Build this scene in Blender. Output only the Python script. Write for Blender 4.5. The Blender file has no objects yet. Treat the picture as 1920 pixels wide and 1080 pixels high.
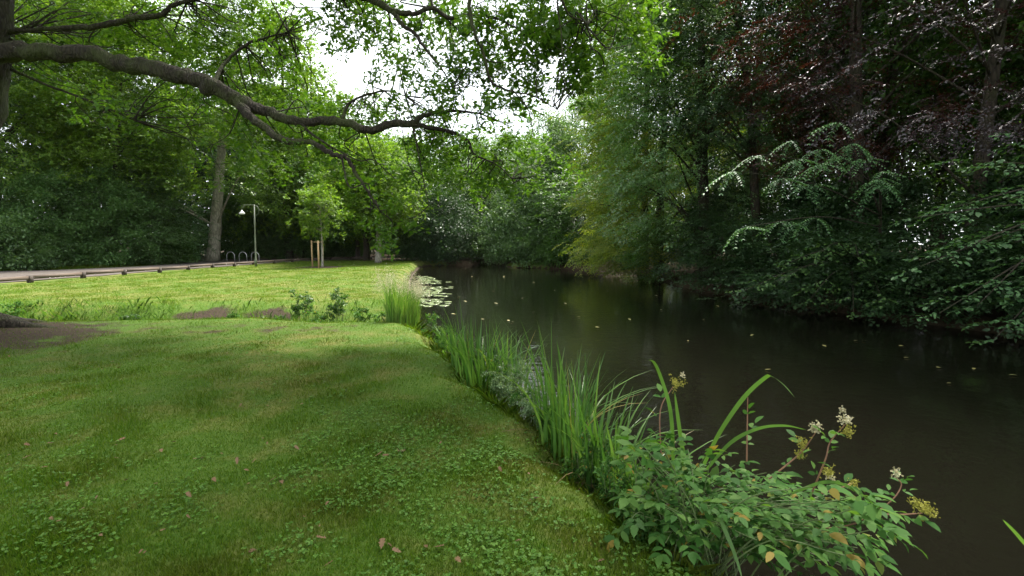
import bpy, math, random
import numpy as np
from mathutils import Vector, Matrix
C = bpy.context.scene
COL = C.collection
R = math.radians
rng = np.random.default_rng(7)
random.seed(7)

# ------------------------------------------------------------------ camera
F, CX, CY, HOR, EYE = 900.0, 960.0, 540.0, 457.0, 1.6
PITCH = math.atan((CY - HOR) / F)
cam = bpy.data.cameras.new('camera')
cam.sensor_width = 36.0
cam.lens = F / 1920 * 36
cam.clip_start = 0.05
cam.clip_end = 2000
co = bpy.data.objects.new('camera', cam)
COL.objects.link(co)
co.location = (0, 0, EYE)
co.rotation_euler = (math.pi / 2 - PITCH, 0, 0)
C.camera = co

# ------------------------------------------------------------------ sky, sun, exposure
SUN_EL, SUN_AZ = R(60), R(27)          # azimuth measured from +Y (ahead) to +X (right)
w = bpy.data.worlds.new("World")
C.world = w
w.use_nodes = True
nt = w.node_tree
nt.nodes.clear()
out = nt.nodes.new('ShaderNodeOutputWorld')
bg = nt.nodes.new('ShaderNodeBackground')
sky = nt.nodes.new('ShaderNodeTexSky')
sky.sky_type = 'NISHITA'
sky.sun_disc = False
sky.sun_elevation = SUN_EL
sky.sun_rotation = SUN_AZ
cl = nt.nodes.new('ShaderNodeMixRGB')   # thick white cloud over most of the sky
ns = nt.nodes.new('ShaderNodeTexNoise')
ns.inputs['Scale'].default_value = 3.0
ns.inputs['Detail'].default_value = 6
rp = nt.nodes.new('ShaderNodeValToRGB')
rp.color_ramp.elements[0].position = 0.30
rp.color_ramp.elements[0].color = (0.80, 0.80, 0.80, 1)
rp.color_ramp.elements[1].position = 0.62
rp.color_ramp.elements[1].color = (1, 1, 1, 1)
tc = nt.nodes.new('ShaderNodeTexCoord')
nt.links.new(tc.outputs['Generated'], ns.inputs['Vector'])
nt.links.new(ns.outputs['Fac'], rp.inputs['Fac'])
nt.links.new(rp.outputs['Color'], cl.inputs['Fac'])
nt.links.new(sky.outputs['Color'], cl.inputs['Color1'])
cl.inputs['Color2'].default_value = (6.6, 6.9, 7.1, 1)
nt.links.new(cl.outputs['Color'], bg.inputs['Color'])
bg.inputs['Strength'].default_value = 0.12
nt.links.new(bg.outputs['Background'], out.inputs['Surface'])

sl = bpy.data.lights.new('sun', 'SUN')
sl.energy = 5.0
sl.angle = R(14)
sl.color = (1.0, 0.95, 0.86)
so = bpy.data.objects.new('sun', sl)
COL.objects.link(so)
sd = Vector((math.sin(SUN_AZ) * math.cos(SUN_EL), math.cos(SUN_AZ) * math.cos(SUN_EL), math.sin(SUN_EL)))
so.rotation_euler = sd.to_track_quat('Z', 'Y').to_euler()
so.location = sd * 60

C.view_settings.view_transform = 'Standard'
C.view_settings.look = 'None'
C.view_settings.exposure = 1.7
C.view_settings.gamma = 1
cy = C.cycles
cy.max_bounces = 5
cy.diffuse_bounces = 3
cy.glossy_bounces = 2
cy.transmission_bounces = 4
cy.transparent_max_bounces = 4
cy.use_denoising = True
cy.sample_clamp_indirect = 4.0
cy.volume_bounces = 0
cy.denoising_prefilter = 'ACCURATE'
C.render.filter_size = 1.15
cy.caustics_reflective = False
cy.caustics_refractive = False
C.render.use_persistent_data = False

# ------------------------------------------------------------------ helpers
cp, sp = math.cos(PITCH), math.sin(PITCH)
def ray(px, py):
    a, b = (px - CX) / F, -(py - CY) / F
    return np.array([a, cp + b * sp, -sp + b * cp])
def PZ(px, py, z=0.0):                 # the point of height z seen at a pixel
    d = ray(px, py); t = (z - EYE) / d[2]
    return np.array([d[0] * t, d[1] * t, z])
def PD(px, py, y):                     # the point at distance y ahead seen at a pixel
    d = ray(px, py); t = y / d[1]
    return np.array([d[0] * t, y, EYE + d[2] * t])
def sm(a, b, x):
    t = np.clip((x - a) / (b - a), 0, 1)
    return t * t * (3 - 2 * t)
def unit(v):
    return v / (np.linalg.norm(v, axis=-1, keepdims=True) + 1e-9)

def mesh_np(name, V, faces_k, mat, parent=None, loc=None, smooth=False, attrs=None):
    """V (n,3); faces_k: list of (index array (m,k))"""
    me = bpy.data.meshes.new(name)
    V = np.asarray(V, dtype=np.float32)
    me.vertices.add(len(V)); me.vertices.foreach_set('co', V.ravel())
    loops = np.concatenate([f.ravel() for f in faces_k]).astype(np.int32)
    starts, o = [], 0
    for f in faces_k:
        m, k = f.shape
        starts.append(o + np.arange(m) * k); o += m * k
    starts = np.concatenate(starts).astype(np.int32)
    me.loops.add(len(loops)); me.loops.foreach_set('vertex_index', loops)
    me.polygons.add(len(starts)); me.polygons.foreach_set('loop_start', starts)
    if smooth:
        me.polygons.foreach_set('use_smooth', np.ones(len(starts), dtype=bool))
    if attrs:
        for k, a in attrs.items():
            at = me.attributes.new(k, 'FLOAT', 'POINT')
            at.data.foreach_set('value', np.asarray(a, dtype=np.float32))
    me.update(calc_edges=True)
    if mat is not None: me.materials.append(mat)
    o = bpy.data.objects.new(name, me)
    COL.objects.link(o)
    if parent is not None: o.parent = parent
    if loc is not None: o.location = loc
    return o
def tag(o, label=None, cat=None, group=None, kind=None):
    if label: o['label'] = label
    if cat: o['category'] = cat
    if group: o['group'] = group
    if kind: o['kind'] = kind
    return o
def empty(name, loc, label, cat, group=None, rz=0):
    o = bpy.data.objects.new(name, None)
    o.empty_display_size = 0.2
    COL.objects.link(o)
    o.location = tuple(float(v) for v in loc); o.rotation_euler = (0, 0, rz)
    return tag(o, label, cat, group)
def dup(root, loc, rz=0, sc=(1, 1, 1), label=None, group=None, rot=None):
    c = root.copy(); COL.objects.link(c)
    c.location = tuple(float(v) for v in loc); c.rotation_euler = rot or (0, 0, rz); c.scale = sc
    if label: c['label'] = label
    if group: c['group'] = group
    for ch in root.children:
        d = ch.copy(); COL.objects.link(d); d.parent = c
        for g in ch.children:
            e = g.copy(); COL.objects.link(e); e.parent = d
    return c

class MB:                               # collects tubes, boxes and blades into one mesh
    def __init__(s): s.v = []; s.f = {}; s.n = 0
    def add(s, V, Fk):
        V = np.asarray(V, float)
        for f in Fk:
            f = np.asarray(f, int)
            s.f.setdefault(f.shape[1], []).append(f + s.n)
        s.v.append(V); s.n += len(V)
    def tube(s, P, rad, sides=8, rough=0.0, cap=True):
        P = np.asarray(P, float); n = len(P)
        rad = np.broadcast_to(np.asarray(rad, float), (n,))
        T = unit(np.gradient(P, axis=0))
        ref = np.array([0.0, 0, 1]) if abs(T[0][2]) < 0.8 else np.array([1.0, 0, 0])
        u = unit(np.cross(T[0], ref)); rings = []
        th = np.arange(sides) / sides * 2 * math.pi
        for i in range(n):
            u = unit(u - T[i] * np.dot(u, T[i])); v = np.cross(T[i], u)
            r = rad[i] * (1 + rough * rng.normal(0, 1, sides))
            rings.append(P[i] + (np.cos(th) * r)[:, None] * u + (np.sin(th) * r)[:, None] * v)
        V = np.concatenate(rings)
        i = np.arange(n - 1)[:, None] * sides; j = np.arange(sides)[None]; k = (j + 1) % sides
        f = np.stack([i + j, i + k, i + sides + k, i + sides + j], -1).reshape(-1, 4)
        fs = [f]
        if cap: fs += [np.arange(sides)[None, ::-1], (np.arange(sides) + (n - 1) * sides)[None]]
        s.add(V, fs)
    def box(s, c, size, rz=0, bev=0.0):
        x, y, z = [q / 2 for q in size]
        b = min(bev, x * .9, y * .9)
        prof = [(-x + b, -y), (x - b, -y), (x, -y + b), (x, y - b), (x - b, y), (-x + b, y), (-x, y - b), (-x, -y + b)]
        if b == 0: prof = [(-x, -y), (x, -y), (x, y), (-x, y)]
        k = len(prof); cz, sz = math.cos(rz), math.sin(rz)
        V = []
        for zz in (-z, z):
            for a, d in prof: V.append((c[0] + a * cz - d * sz, c[1] + a * sz + d * cz, c[2] + zz))
        fs = [np.array([[i, (i + 1) % k, k + (i + 1) % k, k + i] for i in range(k)]),
              np.arange(k)[None, ::-1], (np.arange(k) + k)[None]]
        s.add(V, fs)
    def blade(s, P, wid, side):          # ribbon along P
        P = np.asarray(P, float); n = len(P)
        wv = np.asarray(side)[None] * (np.asarray(wid)[:, None] / 2)
        mid = P.copy(); mid[:, :] = P
        V = np.stack([P - wv, P + wv], 1).reshape(-1, 3)
        i = np.arange(n - 1) * 2
        s.add(V, [np.stack([i, i + 1, i + 3, i + 2], -1)])
    def build(s, name, mat, parent=None, loc=None, smooth=True):
        return mesh_np(name, np.concatenate(s.v), [np.concatenate(a) for a in s.f.values()], mat, parent, loc, smooth)

def smooth_path(P, n=6):                 # Catmull-Rom through points (any columns)
    P = np.asarray(P, float)
    Q = np.vstack([2 * P[0] - P[1], P, 2 * P[-1] - P[-2]])
    o = []
    for i in range(len(P) - 1):
        p0, p1, p2, p3 = Q[i:i + 4]
        for t in np.arange(n) / n:
            o.append(.5 * ((2 * p1) + (p2 - p0) * t + (2 * p0 - 5 * p1 + 4 * p2 - p3) * t * t + (3 * p1 - p0 - 3 * p2 + p3) * t ** 3))
    o.append(P[-1])
    return np.array(o)

# ------------------------------------------------------------------ materials
def newmat(name):
    m = bpy.data.materials.new(name); m.use_nodes = True
    t = m.node_tree; t.nodes.clear()
    return m, t
def N(t, typ, **kw):
    n = t.nodes.new(typ)
    for k, v in kw.items():
        if k in n.inputs: n.inputs[k].default_value = v
        else: setattr(n, k, v)
    return n
def ramp(t, fac, stops):
    r = t.nodes.new('ShaderNodeValToRGB')
    e = r.color_ramp.elements
    while len(e) < len(stops): e.new(0.5)
    for q, (p, c) in zip(e, stops):
        q.position = p; q.color = (*c, 1)
    t.links.new(fac, r.inputs['Fac'])
    return r.outputs['Color']
def mixc(t, fac, a, b, typ='MIX'):
    m = t.nodes.new('ShaderNodeMixRGB'); m.blend_type = typ
    for i, x in ((0, fac), (1, a), (2, b)):
        if isinstance(x, (int, float)): m.inputs[i].default_value = x
        elif isinstance(x, tuple): m.inputs[i].default_value = (*x, 1)
        else: t.links.new(x, m.inputs[i])
    return m.outputs[0]
def math_(t, op, a, b=None):
    m = t.nodes.new('ShaderNodeMath'); m.operation = op
    for i, x in ((0, a), (1, b)):
        if x is None: continue
        if isinstance(x, (int, float)): m.inputs[i].default_value = x
        else: t.links.new(x, m.inputs[i])
    return m.outputs[0]
def noise(t, scale, detail=4, vec=None, rough=.55):
    n = N(t, 'ShaderNodeTexNoise', Scale=scale, Detail=detail, Roughness=rough)
    if vec is None:
        g = t.nodes.new('ShaderNodeNewGeometry'); vec = g.outputs['Position']
    t.links.new(vec, n.inputs['Vector'])
    return n.outputs['Fac']

def leaf_mat(name, c0, c1, c2, trans=0.35, rough=0.45, spec=0.5, tcol=None, patch=0.5, dry=None, odd=None):
    m, t = newmat(name)
    g = t.nodes.new('ShaderNodeNewGeometry')
    col = ramp(t, g.outputs['Random Per Island'], [(0, c0), (.5, c1), (1, c2)] if odd is None else [(0, c0), (.45, c1), (.955, c2), (.985, odd)])
    nz = noise(t, patch, 3)
    v = math_(t, 'MULTIPLY_ADD', nz, 0.9); t.nodes[-1].inputs[2].default_value = 0.55
    col = mixc(t, 1.0, col, v, 'MULTIPLY')
    if dry:
        dk = math_(t, 'ADD', math_(t, 'MULTIPLY', noise(t, 2.3, 5, None, .6), .6), math_(t, 'MULTIPLY', noise(t, .45, 4), .5))
        col = mixc(t, ramp(t, dk, [(.50, (0, 0, 0)), (.70, (.75,) * 3)]), col, dry)
    p = N(t, 'ShaderNodeBsdfPrincipled', Roughness=rough)
    p.inputs['Specular IOR Level'].default_value = spec
    t.links.new(col, p.inputs['Base Color'])
    tr = N(t, 'ShaderNodeBsdfTranslucent')
    if tcol: t.links.new(mixc(t, 1.0, col, tcol, 'MULTIPLY'), tr.inputs['Color'])
    else: t.links.new(col, tr.inputs['Color'])
    mx = N(t, 'ShaderNodeMixShader'); mx.inputs[0].default_value = trans
    t.links.new(p.outputs[0], mx.inputs[1]); t.links.new(tr.outputs[0], mx.inputs[2])
    o = N(t, 'ShaderNodeOutputMaterial'); t.links.new(mx.outputs[0], o.inputs['Surface'])
    return m
YT = (1.75, 1.75, 0.65)
M = {}
M['leaf_oak'] = leaf_mat('leaf_oak', (.042, .105, .011), (.065, .145, .015), (.10, .18, .022), .48, .5, .4, YT)
M['leaf_green'] = leaf_mat('leaf_green', (.028, .075, .013), (.045, .105, .018), (.072, .145, .026), .38, .5, .4, YT)
M['leaf_lime'] = leaf_mat('leaf_lime', (.058, .125, .014), (.088, .165, .020), (.13, .20, .028), .48, .5, .35, YT)
M['leaf_yellow'] = leaf_mat('leaf_yellow', (.075, .13, .016), (.12, .175, .022), (.20, .225, .035), .48, .5, .35, YT)
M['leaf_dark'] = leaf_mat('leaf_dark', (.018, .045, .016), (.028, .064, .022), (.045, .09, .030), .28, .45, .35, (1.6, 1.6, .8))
M['leaf_blue'] = leaf_mat('leaf_blue', (.042, .095, .028), (.066, .128, .038), (.10, .175, .055), .36, .45, .4, (1.6, 1.6, .8))
M['leaf_holly'] = leaf_mat('leaf_holly', (.038, .092, .024), (.058, .125, .032), (.095, .17, .046), .34, .48, .3, (1.6, 1.6, .8))
M['leaf_copper'] = leaf_mat('leaf_copper', (.017, .012, .016), (.028, .018, .024), (.045, .027, .034), .22, .38, .75, (2.2, .9, .6))
M['leaf_red'] = leaf_mat('leaf_red', (.034, .018, .013), (.060, .028, .018), (.10, .040, .024), .34, .42, .5, (2.0, .9, .5))
M['leaf_hazel'] = leaf_mat('leaf_hazel', (.045, .11, .04), (.065, .145, .052), (.09, .18, .065), .35, .48, .3, (1.5, 1.5, .7))
M['leaf_maple'] = leaf_mat('leaf_maple', (.06, .135, .042), (.09, .18, .06), (.135, .23, .09), .4, .42, .6, (1.5, 1.6, .7))
M['leaf_frond'] = leaf_mat('leaf_frond', (.05, .13, .05), (.08, .18, .07), (.11, .22, .085), .35, .48, .25, (1.5, 1.5, .8))
M['leaf_weed'] = leaf_mat('leaf_weed', (.028, .085, .016), (.048, .125, .024), (.085, .165, .034), .35, .6, .14, YT, 3, None, (.20, .15, .03))
M['leaf_pale'] = leaf_mat('leaf_pale', (.08, .14, .06), (.12, .19, .09), (.17, .24, .12), .3, .5, .4, YT, 3)
M['blade'] = leaf_mat('blade', (.036, .100, .018), (.060, .14, .027), (.10, .185, .042), .35, .42, .35, YT, 3, None, (.24, .20, .06))
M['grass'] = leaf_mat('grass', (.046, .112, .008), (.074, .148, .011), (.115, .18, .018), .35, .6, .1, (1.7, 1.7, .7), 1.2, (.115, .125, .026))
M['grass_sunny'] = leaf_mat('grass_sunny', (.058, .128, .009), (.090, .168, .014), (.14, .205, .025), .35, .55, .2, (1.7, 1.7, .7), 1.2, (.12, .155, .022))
M['clover'] = leaf_mat('clover', (.050, .125, .014), (.072, .16, .020), (.10, .19, .026), .3, .55, .25, YT, 2)
M['tall_grass'] = leaf_mat('tall_grass', (.055, .135, .022), (.085, .18, .035), (.16, .23, .07), .35, .5, .3, YT, 2)
M['seed_head'] = leaf_mat('seed_head', (.34, .32, .16), (.46, .43, .27), (.6, .56, .42), .3, .6, .2, None, 3)
M['flower_white'] = leaf_mat('flower_white', (.38, .34, .18), (.50, .46, .28), (.6, .57, .42), .2, .6, .2, None, 5)
M['flower_olive'] = leaf_mat('flower_olive', (.20, .20, .03), (.28, .27, .045), (.36, .34, .07), .25, .6, .2, None, 5)
M['pad'] = leaf_mat('pad', (.10, .15, .05), (.15, .20, .08), (.24, .27, .13), .05, .22, 1.0, None, 2)
M['litter'] = leaf_mat('litter', (.07, .035, .018), (.14, .08, .04), (.24, .16, .09), .15, .6, .3, None, 3)
M['float_leaf'] = leaf_mat('float_leaf', (.14, .12, .03), (.25, .23, .06), (.36, .33, .15), .1, .4, .5, None, 3)

def bark_mat(name, c0, c1, moss=0.0, scale=14):
    m, t = newmat(name)
    tc = t.nodes.new('ShaderNodeTexCoord')
    mp = N(t, 'ShaderNodeMapping'); mp.inputs['Scale'].default_value = (1, 1, .28)
    t.links.new(tc.outputs['Object'], mp.inputs['Vector'])
    n1 = noise(t, scale, 6, mp.outputs['Vector'], .7)
    vo = N(t, 'ShaderNodeTexVoronoi', Scale=scale * .9, feature='DISTANCE_TO_EDGE')
    t.links.new(mp.outputs['Vector'], vo.inputs['Vector'])
    crack = math_(t, 'MULTIPLY', vo.outputs['Distance'], 2.2)
    h = math_(t, 'ADD', math_(t, 'MINIMUM', crack, .6), n1)
    col = ramp(t, h, [(.3, c0), (1.0, c1)])
    if moss:
        n2 = noise(t, 2.2, 4, tc.outputs['Object'])
        mk = ramp(t, n2, [(.45, (0, 0, 0)), (.62, (moss,) * 3)])
        col = mixc(t, mk, col, (.05, .065, .018))
    p = N(t, 'ShaderNodeBsdfPrincipled', Roughness=.85)
    p.inputs['Specular IOR Level'].default_value = .25
    t.links.new(col, p.inputs['Base Color'])
    b = N(t, 'ShaderNodeBump', Strength=.8, Distance=.03)
    t.links.new(h, b.inputs['Height']); t.links.new(b.outputs[0], p.inputs['Normal'])
    o = N(t, 'ShaderNodeOutputMaterial'); t.links.new(p.outputs[0], o.inputs['Surface'])
    return m
M['bark_oak'] = bark_mat('bark_oak', (.008, .0065, .0045), (.036, .029, .021), .6, 22)
M['bark_dark'] = bark_mat('bark_dark', (.012, .009, .007), (.048, .038, .028), .3, 12)
M['bark_pale'] = bark_mat('bark_pale', (.20, .18, .14), (.42, .39, .31), .3, 8)
M['bark_grey'] = bark_mat('bark_grey', (.12, .11, .09), (.30, .28, .24), .25, 8)

def solid_mat(name, c0, c1, rough, scale=8, bump=.3, metal=0, spec=.5, stretch=(1, 1, 1)):
    m, t = newmat(name)
    tc = t.nodes.new('ShaderNodeTexCoord')
    mp = N(t, 'ShaderNodeMapping'); mp.inputs['Scale'].default_value = stretch
    t.links.new(tc.outputs['Object'], mp.inputs['Vector'])
    n1 = noise(t, scale, 6, mp.outputs['Vector'], .65)
    col = ramp(t, n1, [(.3, c0), (.7, c1)])
    p = N(t, 'ShaderNodeBsdfPrincipled', Roughness=rough, Metallic=metal)
    p.inputs['Specular IOR Level'].default_value = spec
    t.links.new(col, p.inputs['Base Color'])
    b = N(t, 'ShaderNodeBump', Strength=bump, Distance=.02)
    t.links.new(n1, b.inputs['Height']); t.links.new(b.outputs[0], p.inputs['Normal'])
    o = N(t, 'ShaderNodeOutputMaterial'); t.links.new(p.outputs[0], o.inputs['Surface'])
    return m
M['rail_wood'] = solid_mat('rail_wood', (.055, .038, .028), (.12, .088, .068), .8, 6, .4, stretch=(3, .4, 3))
M['post_wood'] = solid_mat('post_wood', (.018, .013, .010), (.055, .040, .030), .85, 9, .5)
M['stake_wood'] = solid_mat('stake_wood', (.26, .17, .085), (.42, .29, .15), .75, 7, .3, stretch=(3, 3, .3))
M['green_paint'] = solid_mat('green_paint', (.065, .08, .045), (.11, .13, .08), .5, 5, .1)
M['lamp_white'] = solid_mat('lamp_white', (.42, .42, .39), (.55, .55, .52), .35, 4, .05)
M['steel'] = solid_mat('steel', (.45, .45, .43), (.62, .62, .60), .4, 12, .05, .6)
M['stem_red'] = solid_mat('stem_red', (.16, .075, .05), (.25, .13, .07), .6, 20, .1)
M['stem_green'] = solid_mat('stem_green', (.06, .10, .03), (.11, .15, .05), .6, 20, .1)
M['concrete'] = solid_mat('concrete', (.06, .06, .05), (.14, .13, .11), .9, 10, .5)
M['gravel'] = solid_mat('gravel', (.040, .031, .026), (.080, .063, .053), .95, 4, .5)

# ground: lawn, worn soil, woodland floor, driven by what lies where (point attributes) and noise
m, t = newmat('ground')
def attr(t, n):
    a = t.nodes.new('ShaderNodeAttribute'); a.attribute_name = n
    return a.outputs['Fac']
n_f = noise(t, 26, 6, None, .7); n_m = noise(t, 2.3, 5, None, .6); n_l = noise(t, .45, 4)
lawn = ramp(t, n_f, [(.25, (.030, .070, .008)), (.5, (.055, .105, .012)), (.75, (.095, .135, .026))])
dry = ramp(t, n_f, [(.3, (.09, .095, .022)), (.7, (.19, .165, .055))])
dmask = ramp(t, math_(t, 'ADD', math_(t, 'MULTIPLY', attr(t, 'far'), .07), math_(t, 'ADD', math_(t, 'MULTIPLY', n_m, .6), math_(t, 'MULTIPLY', n_l, .5))), [(.52, (0, 0, 0)), (.70, (.75,) * 3)])
lawn = mixc(t, dmask, lawn, dry)
soil = ramp(t, n_f, [(.3, (.016, .011, .008)), (.7, (.060, .042, .028))])
smk = ramp(t, math_(t, 'ADD', attr(t, 'soil'), math_(t, 'MULTIPLY', math_(t, 'SUBTRACT', n_m, .5), 1.3)), [(.38, (0, 0, 0)), (.62, (1, 1, 1))])
wood = ramp(t, n_f, [(.3, (.020, .014, .009)), (.55, (.055, .038, .022)), (.8, (.045, .052, .018))])
wmk = ramp(t, math_(t, 'ADD', attr(t, 'wood'), math_(t, 'MULTIPLY', math_(t, 'SUBTRACT', n_m, .5), .6)), [(.4, (0, 0, 0)), (.6, (1, 1, 1))])
col = mixc(t, smk, lawn, soil); col = mixc(t, wmk, col, wood)
p = N(t, 'ShaderNodeBsdfPrincipled', Roughness=.95); p.inputs['Specular IOR Level'].default_value = .15
t.links.new(col, p.inputs['Base Color'])
b = N(t, 'ShaderNodeBump', Strength=.6, Distance=.03)
t.links.new(math_(t, 'ADD', n_f, n_m), b.inputs['Height']); t.links.new(b.outputs[0], p.inputs['Normal'])
o = N(t, 'ShaderNodeOutputMaterial'); t.links.new(p.outputs[0], o.inputs['Surface'])
M['ground'] = m

# water: murky brown, mirror-like, rain rings
WZ = -0.45
m, t = newmat('water')
g = t.nodes.new('ShaderNodeNewGeometry')
hsum = math_(t, 'MULTIPLY', noise(t, 5.0, 3), .7)
hsum = math_(t, 'ADD', hsum, math_(t, 'MULTIPLY', noise(t, 30, 2), .03))
rings = [(1440, 850, .42, 55), (1310, 745, .30, 60), (1000, 650, .35, 45), (1700, 1010, .30, 60), (1205, 700, .25, 60), (1560, 700, .3, 55),
         (1120, 640, .3, 45), (1400, 660, .3, 50), (1830, 860, .3, 60), (1350, 620, .3, 45), (1620, 800, .2, 70), (940, 590, .3, 40)]
for px, py, rad, k in rings:
    c = PZ(px, py, WZ)
    vm = N(t, 'ShaderNodeVectorMath', operation='DISTANCE')
    t.links.new(g.outputs['Position'], vm.inputs[0]); vm.inputs[1].default_value = tuple(c)
    d = vm.outputs['Value']
    wv = math_(t, 'SINE', math_(t, 'MULTIPLY', d, float(k)))
    ev = math_(t, 'MAXIMUM', math_(t, 'SUBTRACT', 1.0, math_(t, 'DIVIDE', d, rad)), 0.0)
    hsum = math_(t, 'ADD', hsum, math_(t, 'MULTIPLY', math_(t, 'MULTIPLY', wv, ev), .16))
p = N(t, 'ShaderNodeBsdfPrincipled', Roughness=.045, IOR=1.33)
p.inputs['Base Color'].default_value = (.0048, .0046, .0029, 1)
p.inputs['Specular IOR Level'].default_value = .5
b = N(t, 'ShaderNodeBump', Strength=.35, Distance=.03)
t.links.new(hsum, b.inputs['Height']); t.links.new(b.outputs[0], p.inputs['Normal'])
o = N(t, 'ShaderNodeOutputMaterial'); t.links.new(p.outputs[0], o.inputs['Surface'])
M['water'] = m

# ------------------------------------------------------------------ the ground
POND = np.array([(1.75, -30), (1.9, -4), (1.65, 0.0), (1.4, 2.0), (1.02, 3.0), (.66, 4.0), (.17, 5.2), (-.33, 6.4), (-.95, 8.0), (-1.75, 10.0),
                 (-2.5, 12.3), (-4.1, 19), (-5.9, 28), (-7.2, 36), (-7.9, 43), (-6, 45.5), (-3.6, 46), (-3.2, 52), (-.6, 52.5), (-.6, 43), (1.5, 41),
                 (5, 38), (8, 36), (8.4, 30), (8.0, 23), (8.6, 18), (9.6, 14.5), (10.6, 12), (11.6, 9), (12, 4), (12, -30)])
POND = smooth_path(POND, 3)
def pond_sd(x, y):                        # signed distance to the water line, positive on land
    p = np.stack([x, y], -1).reshape(-1, 1, 2); A = POND[None]; B = np.roll(POND, -1, 0)[None]
    res = np.empty(len(p))
    for s in range(0, len(p), 4000):
        q = p[s:s + 4000]; ab = B - A
        tt = np.clip(((q - A) * ab).sum(-1) / ((ab ** 2).sum(-1) + 1e-12), 0, 1)
        d = np.sqrt((((q - A) - tt[..., None] * ab) ** 2).sum(-1)).min(1)
        c = ((A[..., 1] > q[..., 1]) != (B[..., 1] > q[..., 1]))
        xi = A[..., 0] + (q[..., 1] - A[..., 1]) * ab[..., 0] / (ab[..., 1] + 1e-12)
        ins = ((c & (q[..., 0] < xi)).sum(1) % 2) == 1
        res[s:s + 4000] = np.where(ins, -d, d)
    return res.reshape(np.shape(x))
def ditch(x, y):                          # 0..1 across the shallow ditch
    yc = 11.6 + .18 * np.sin(x * .7) + .02 * (x + 6)
    wdt = 1.15 + .15 * np.sin(x * 1.3)
    return np.exp(-((y - yc) / wdt) ** 2 * 1.6) * sm(-40, -20, x) * (1 - sm(-2.0, -1.0, x))
def hgt(x, y):
    x = np.asarray(x, float); y = np.asarray(y, float)
    s = pond_sd(x, y)
    right = (x > 3) | ((y > 38) & (x > -2))
    sj = s + (.10 * np.sin(2.9 * y + 1) + .06 * np.sin(6.3 * y + x) + .03 * np.sin(15 * y)) * sm(-.1, .3, s)
    zl = -.5 + .5 * sm(-.15, .75, sj) ** .8 - .6 * sm(0, 1.2, -s)
    zr = -.5 + .35 * sm(-.1, .5, s) + .9 * sm(.3, 6, s) - .6 * sm(0, 1.2, -s)
    z = np.where(right, zr, zl)
    bump = .018 * np.sin(x * 1.7 + y * .6) * np.sin(y * 1.3 - x * .4) + .01 * np.sin(x * 4.1) * np.sin(y * 3.7)
    z = z + bump * sm(.5, 1.5, s)
    z = z - .55 * ditch(x, y) * sm(-.1, .3, s + .3)
    z = z + .16 * np.exp(-(((x + 9.0) ** 2 + (y - 8.0) ** 2) / 2.2))    # root mound of the oak
    return z
def hz(x, y): return float(hgt(np.array([x]), np.array([y]))[0])

xs = np.concatenate([-np.geomspace(400, 22, 26), np.arange(-21.5, -9, .3), np.arange(-9, 3.2, .1), np.arange(3.2, 16, .35), np.geomspace(16, 400, 30)])
ys = np.concatenate([-np.geomspace(300, 4, 18), np.arange(-3.5, 1, .3), np.arange(1, 13.5, .1), np.arange(13.5, 60, .4), np.geomspace(60, 800, 24)])
X, Y = np.meshgrid(xs, ys)
Z = hgt(X, Y)
S = pond_sd(X, Y)
oakd = np.hypot(X + 9.0, Y - 7.7)
soil = .95 * np.exp(-(oakd / 1.75) ** 2) + .22 * np.exp(-(oakd / 5) ** 2)
dx = ditch(X, Y)
soil = np.maximum(soil, np.minimum(1, dx * 2) * (.95 * np.exp(-((X + 8.0) / .6) ** 2) + .95 * np.exp(-((X + 6.3) / .55) ** 2) + .25))
soil = np.maximum(soil, .42 * np.exp(-((Y - 9.0) / 1.1) ** 2) * (1 - sm(-3, -2, X)))
stx, sty = PZ(600, 501)[:2]
soil = np.maximum(soil, 1.1 * (1 - sm(.9, 2.2, np.hypot((X - stx), (Y - sty)))))
soil = np.maximum(soil, .9 * (1 - sm(.0, .35, np.abs(S))) * (X < 3))
wood = np.maximum(sm(-27.5, -28.5, X) * 1.0 if False else (1 - sm(-29.5, -28.0, X)), 0)
wood = np.maximum(wood, sm(45.5, 47.5, Y + .25 * np.maximum(X + 10, -8)))
wood = np.maximum(wood, np.where((X > 3) & (S < 60), 1.0, 0) * (1 - sm(-2, 0, -S) * 0))
ni, nj = len(ys), len(xs)
ii = (np.arange(ni - 1)[:, None] * nj + np.arange(nj - 1)[None])
q = np.stack([ii, ii + 1, ii + nj + 1, ii + nj], -1).reshape(-1, 4)
gr = mesh_np('ground', np.stack([X, Y, Z], -1).reshape(-1, 3), [q], M['ground'], smooth=True, attrs={'soil': soil.ravel(), 'wood': wood.ravel(), 'far': sm(12.5, 15, Y).ravel()})
tag(gr, kind='structure')

wx = np.array([-9, 13.0]); 
wt = mesh_np('pond', [(-10, -32, WZ), (14, -32, WZ), (14, 54, WZ), (-10, 54, WZ)], [np.array([[0, 1, 2, 3]])], M['water'])
tag(wt, kind='structure')

# the path behind the low rail
pe = [(-20.6, 4, -32, 4), (-20.6, 14, -31.5, 16), (-20.6, 22, -30, 26), (-20.4, 30, -26.4, 32), (-20.1, 36, -26.6, 39), (-19.3, 42, -28.5, 43.5), (-17.6, 47, -27.5, 48.5), (-14.5, 52, -18.5, 53.5), (-12, 58, -15, 60), (-9, 70, -12, 72)]
pe = smooth_path(np.array(pe, float), 4)
na = 7
V = []
for a in pe:
    for k in range(na):
        f = k / (na - 1); x = a[0] + (a[2] - a[0]) * f; y = a[1] + (a[3] - a[1]) * f
        V.append((x, y, hz(x, y) + .03 + .02 * math.sin(math.pi * f)))
V = np.array(V); n = len(pe)
i = np.arange(n - 1)[:, None] * na + np.arange(na - 1)[None]
tag(mesh_np('path', V, [np.stack([i, i + na, i + na + 1, i + 1], -1).reshape(-1, 4)], M['gravel'], smooth=True), kind='structure')

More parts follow.
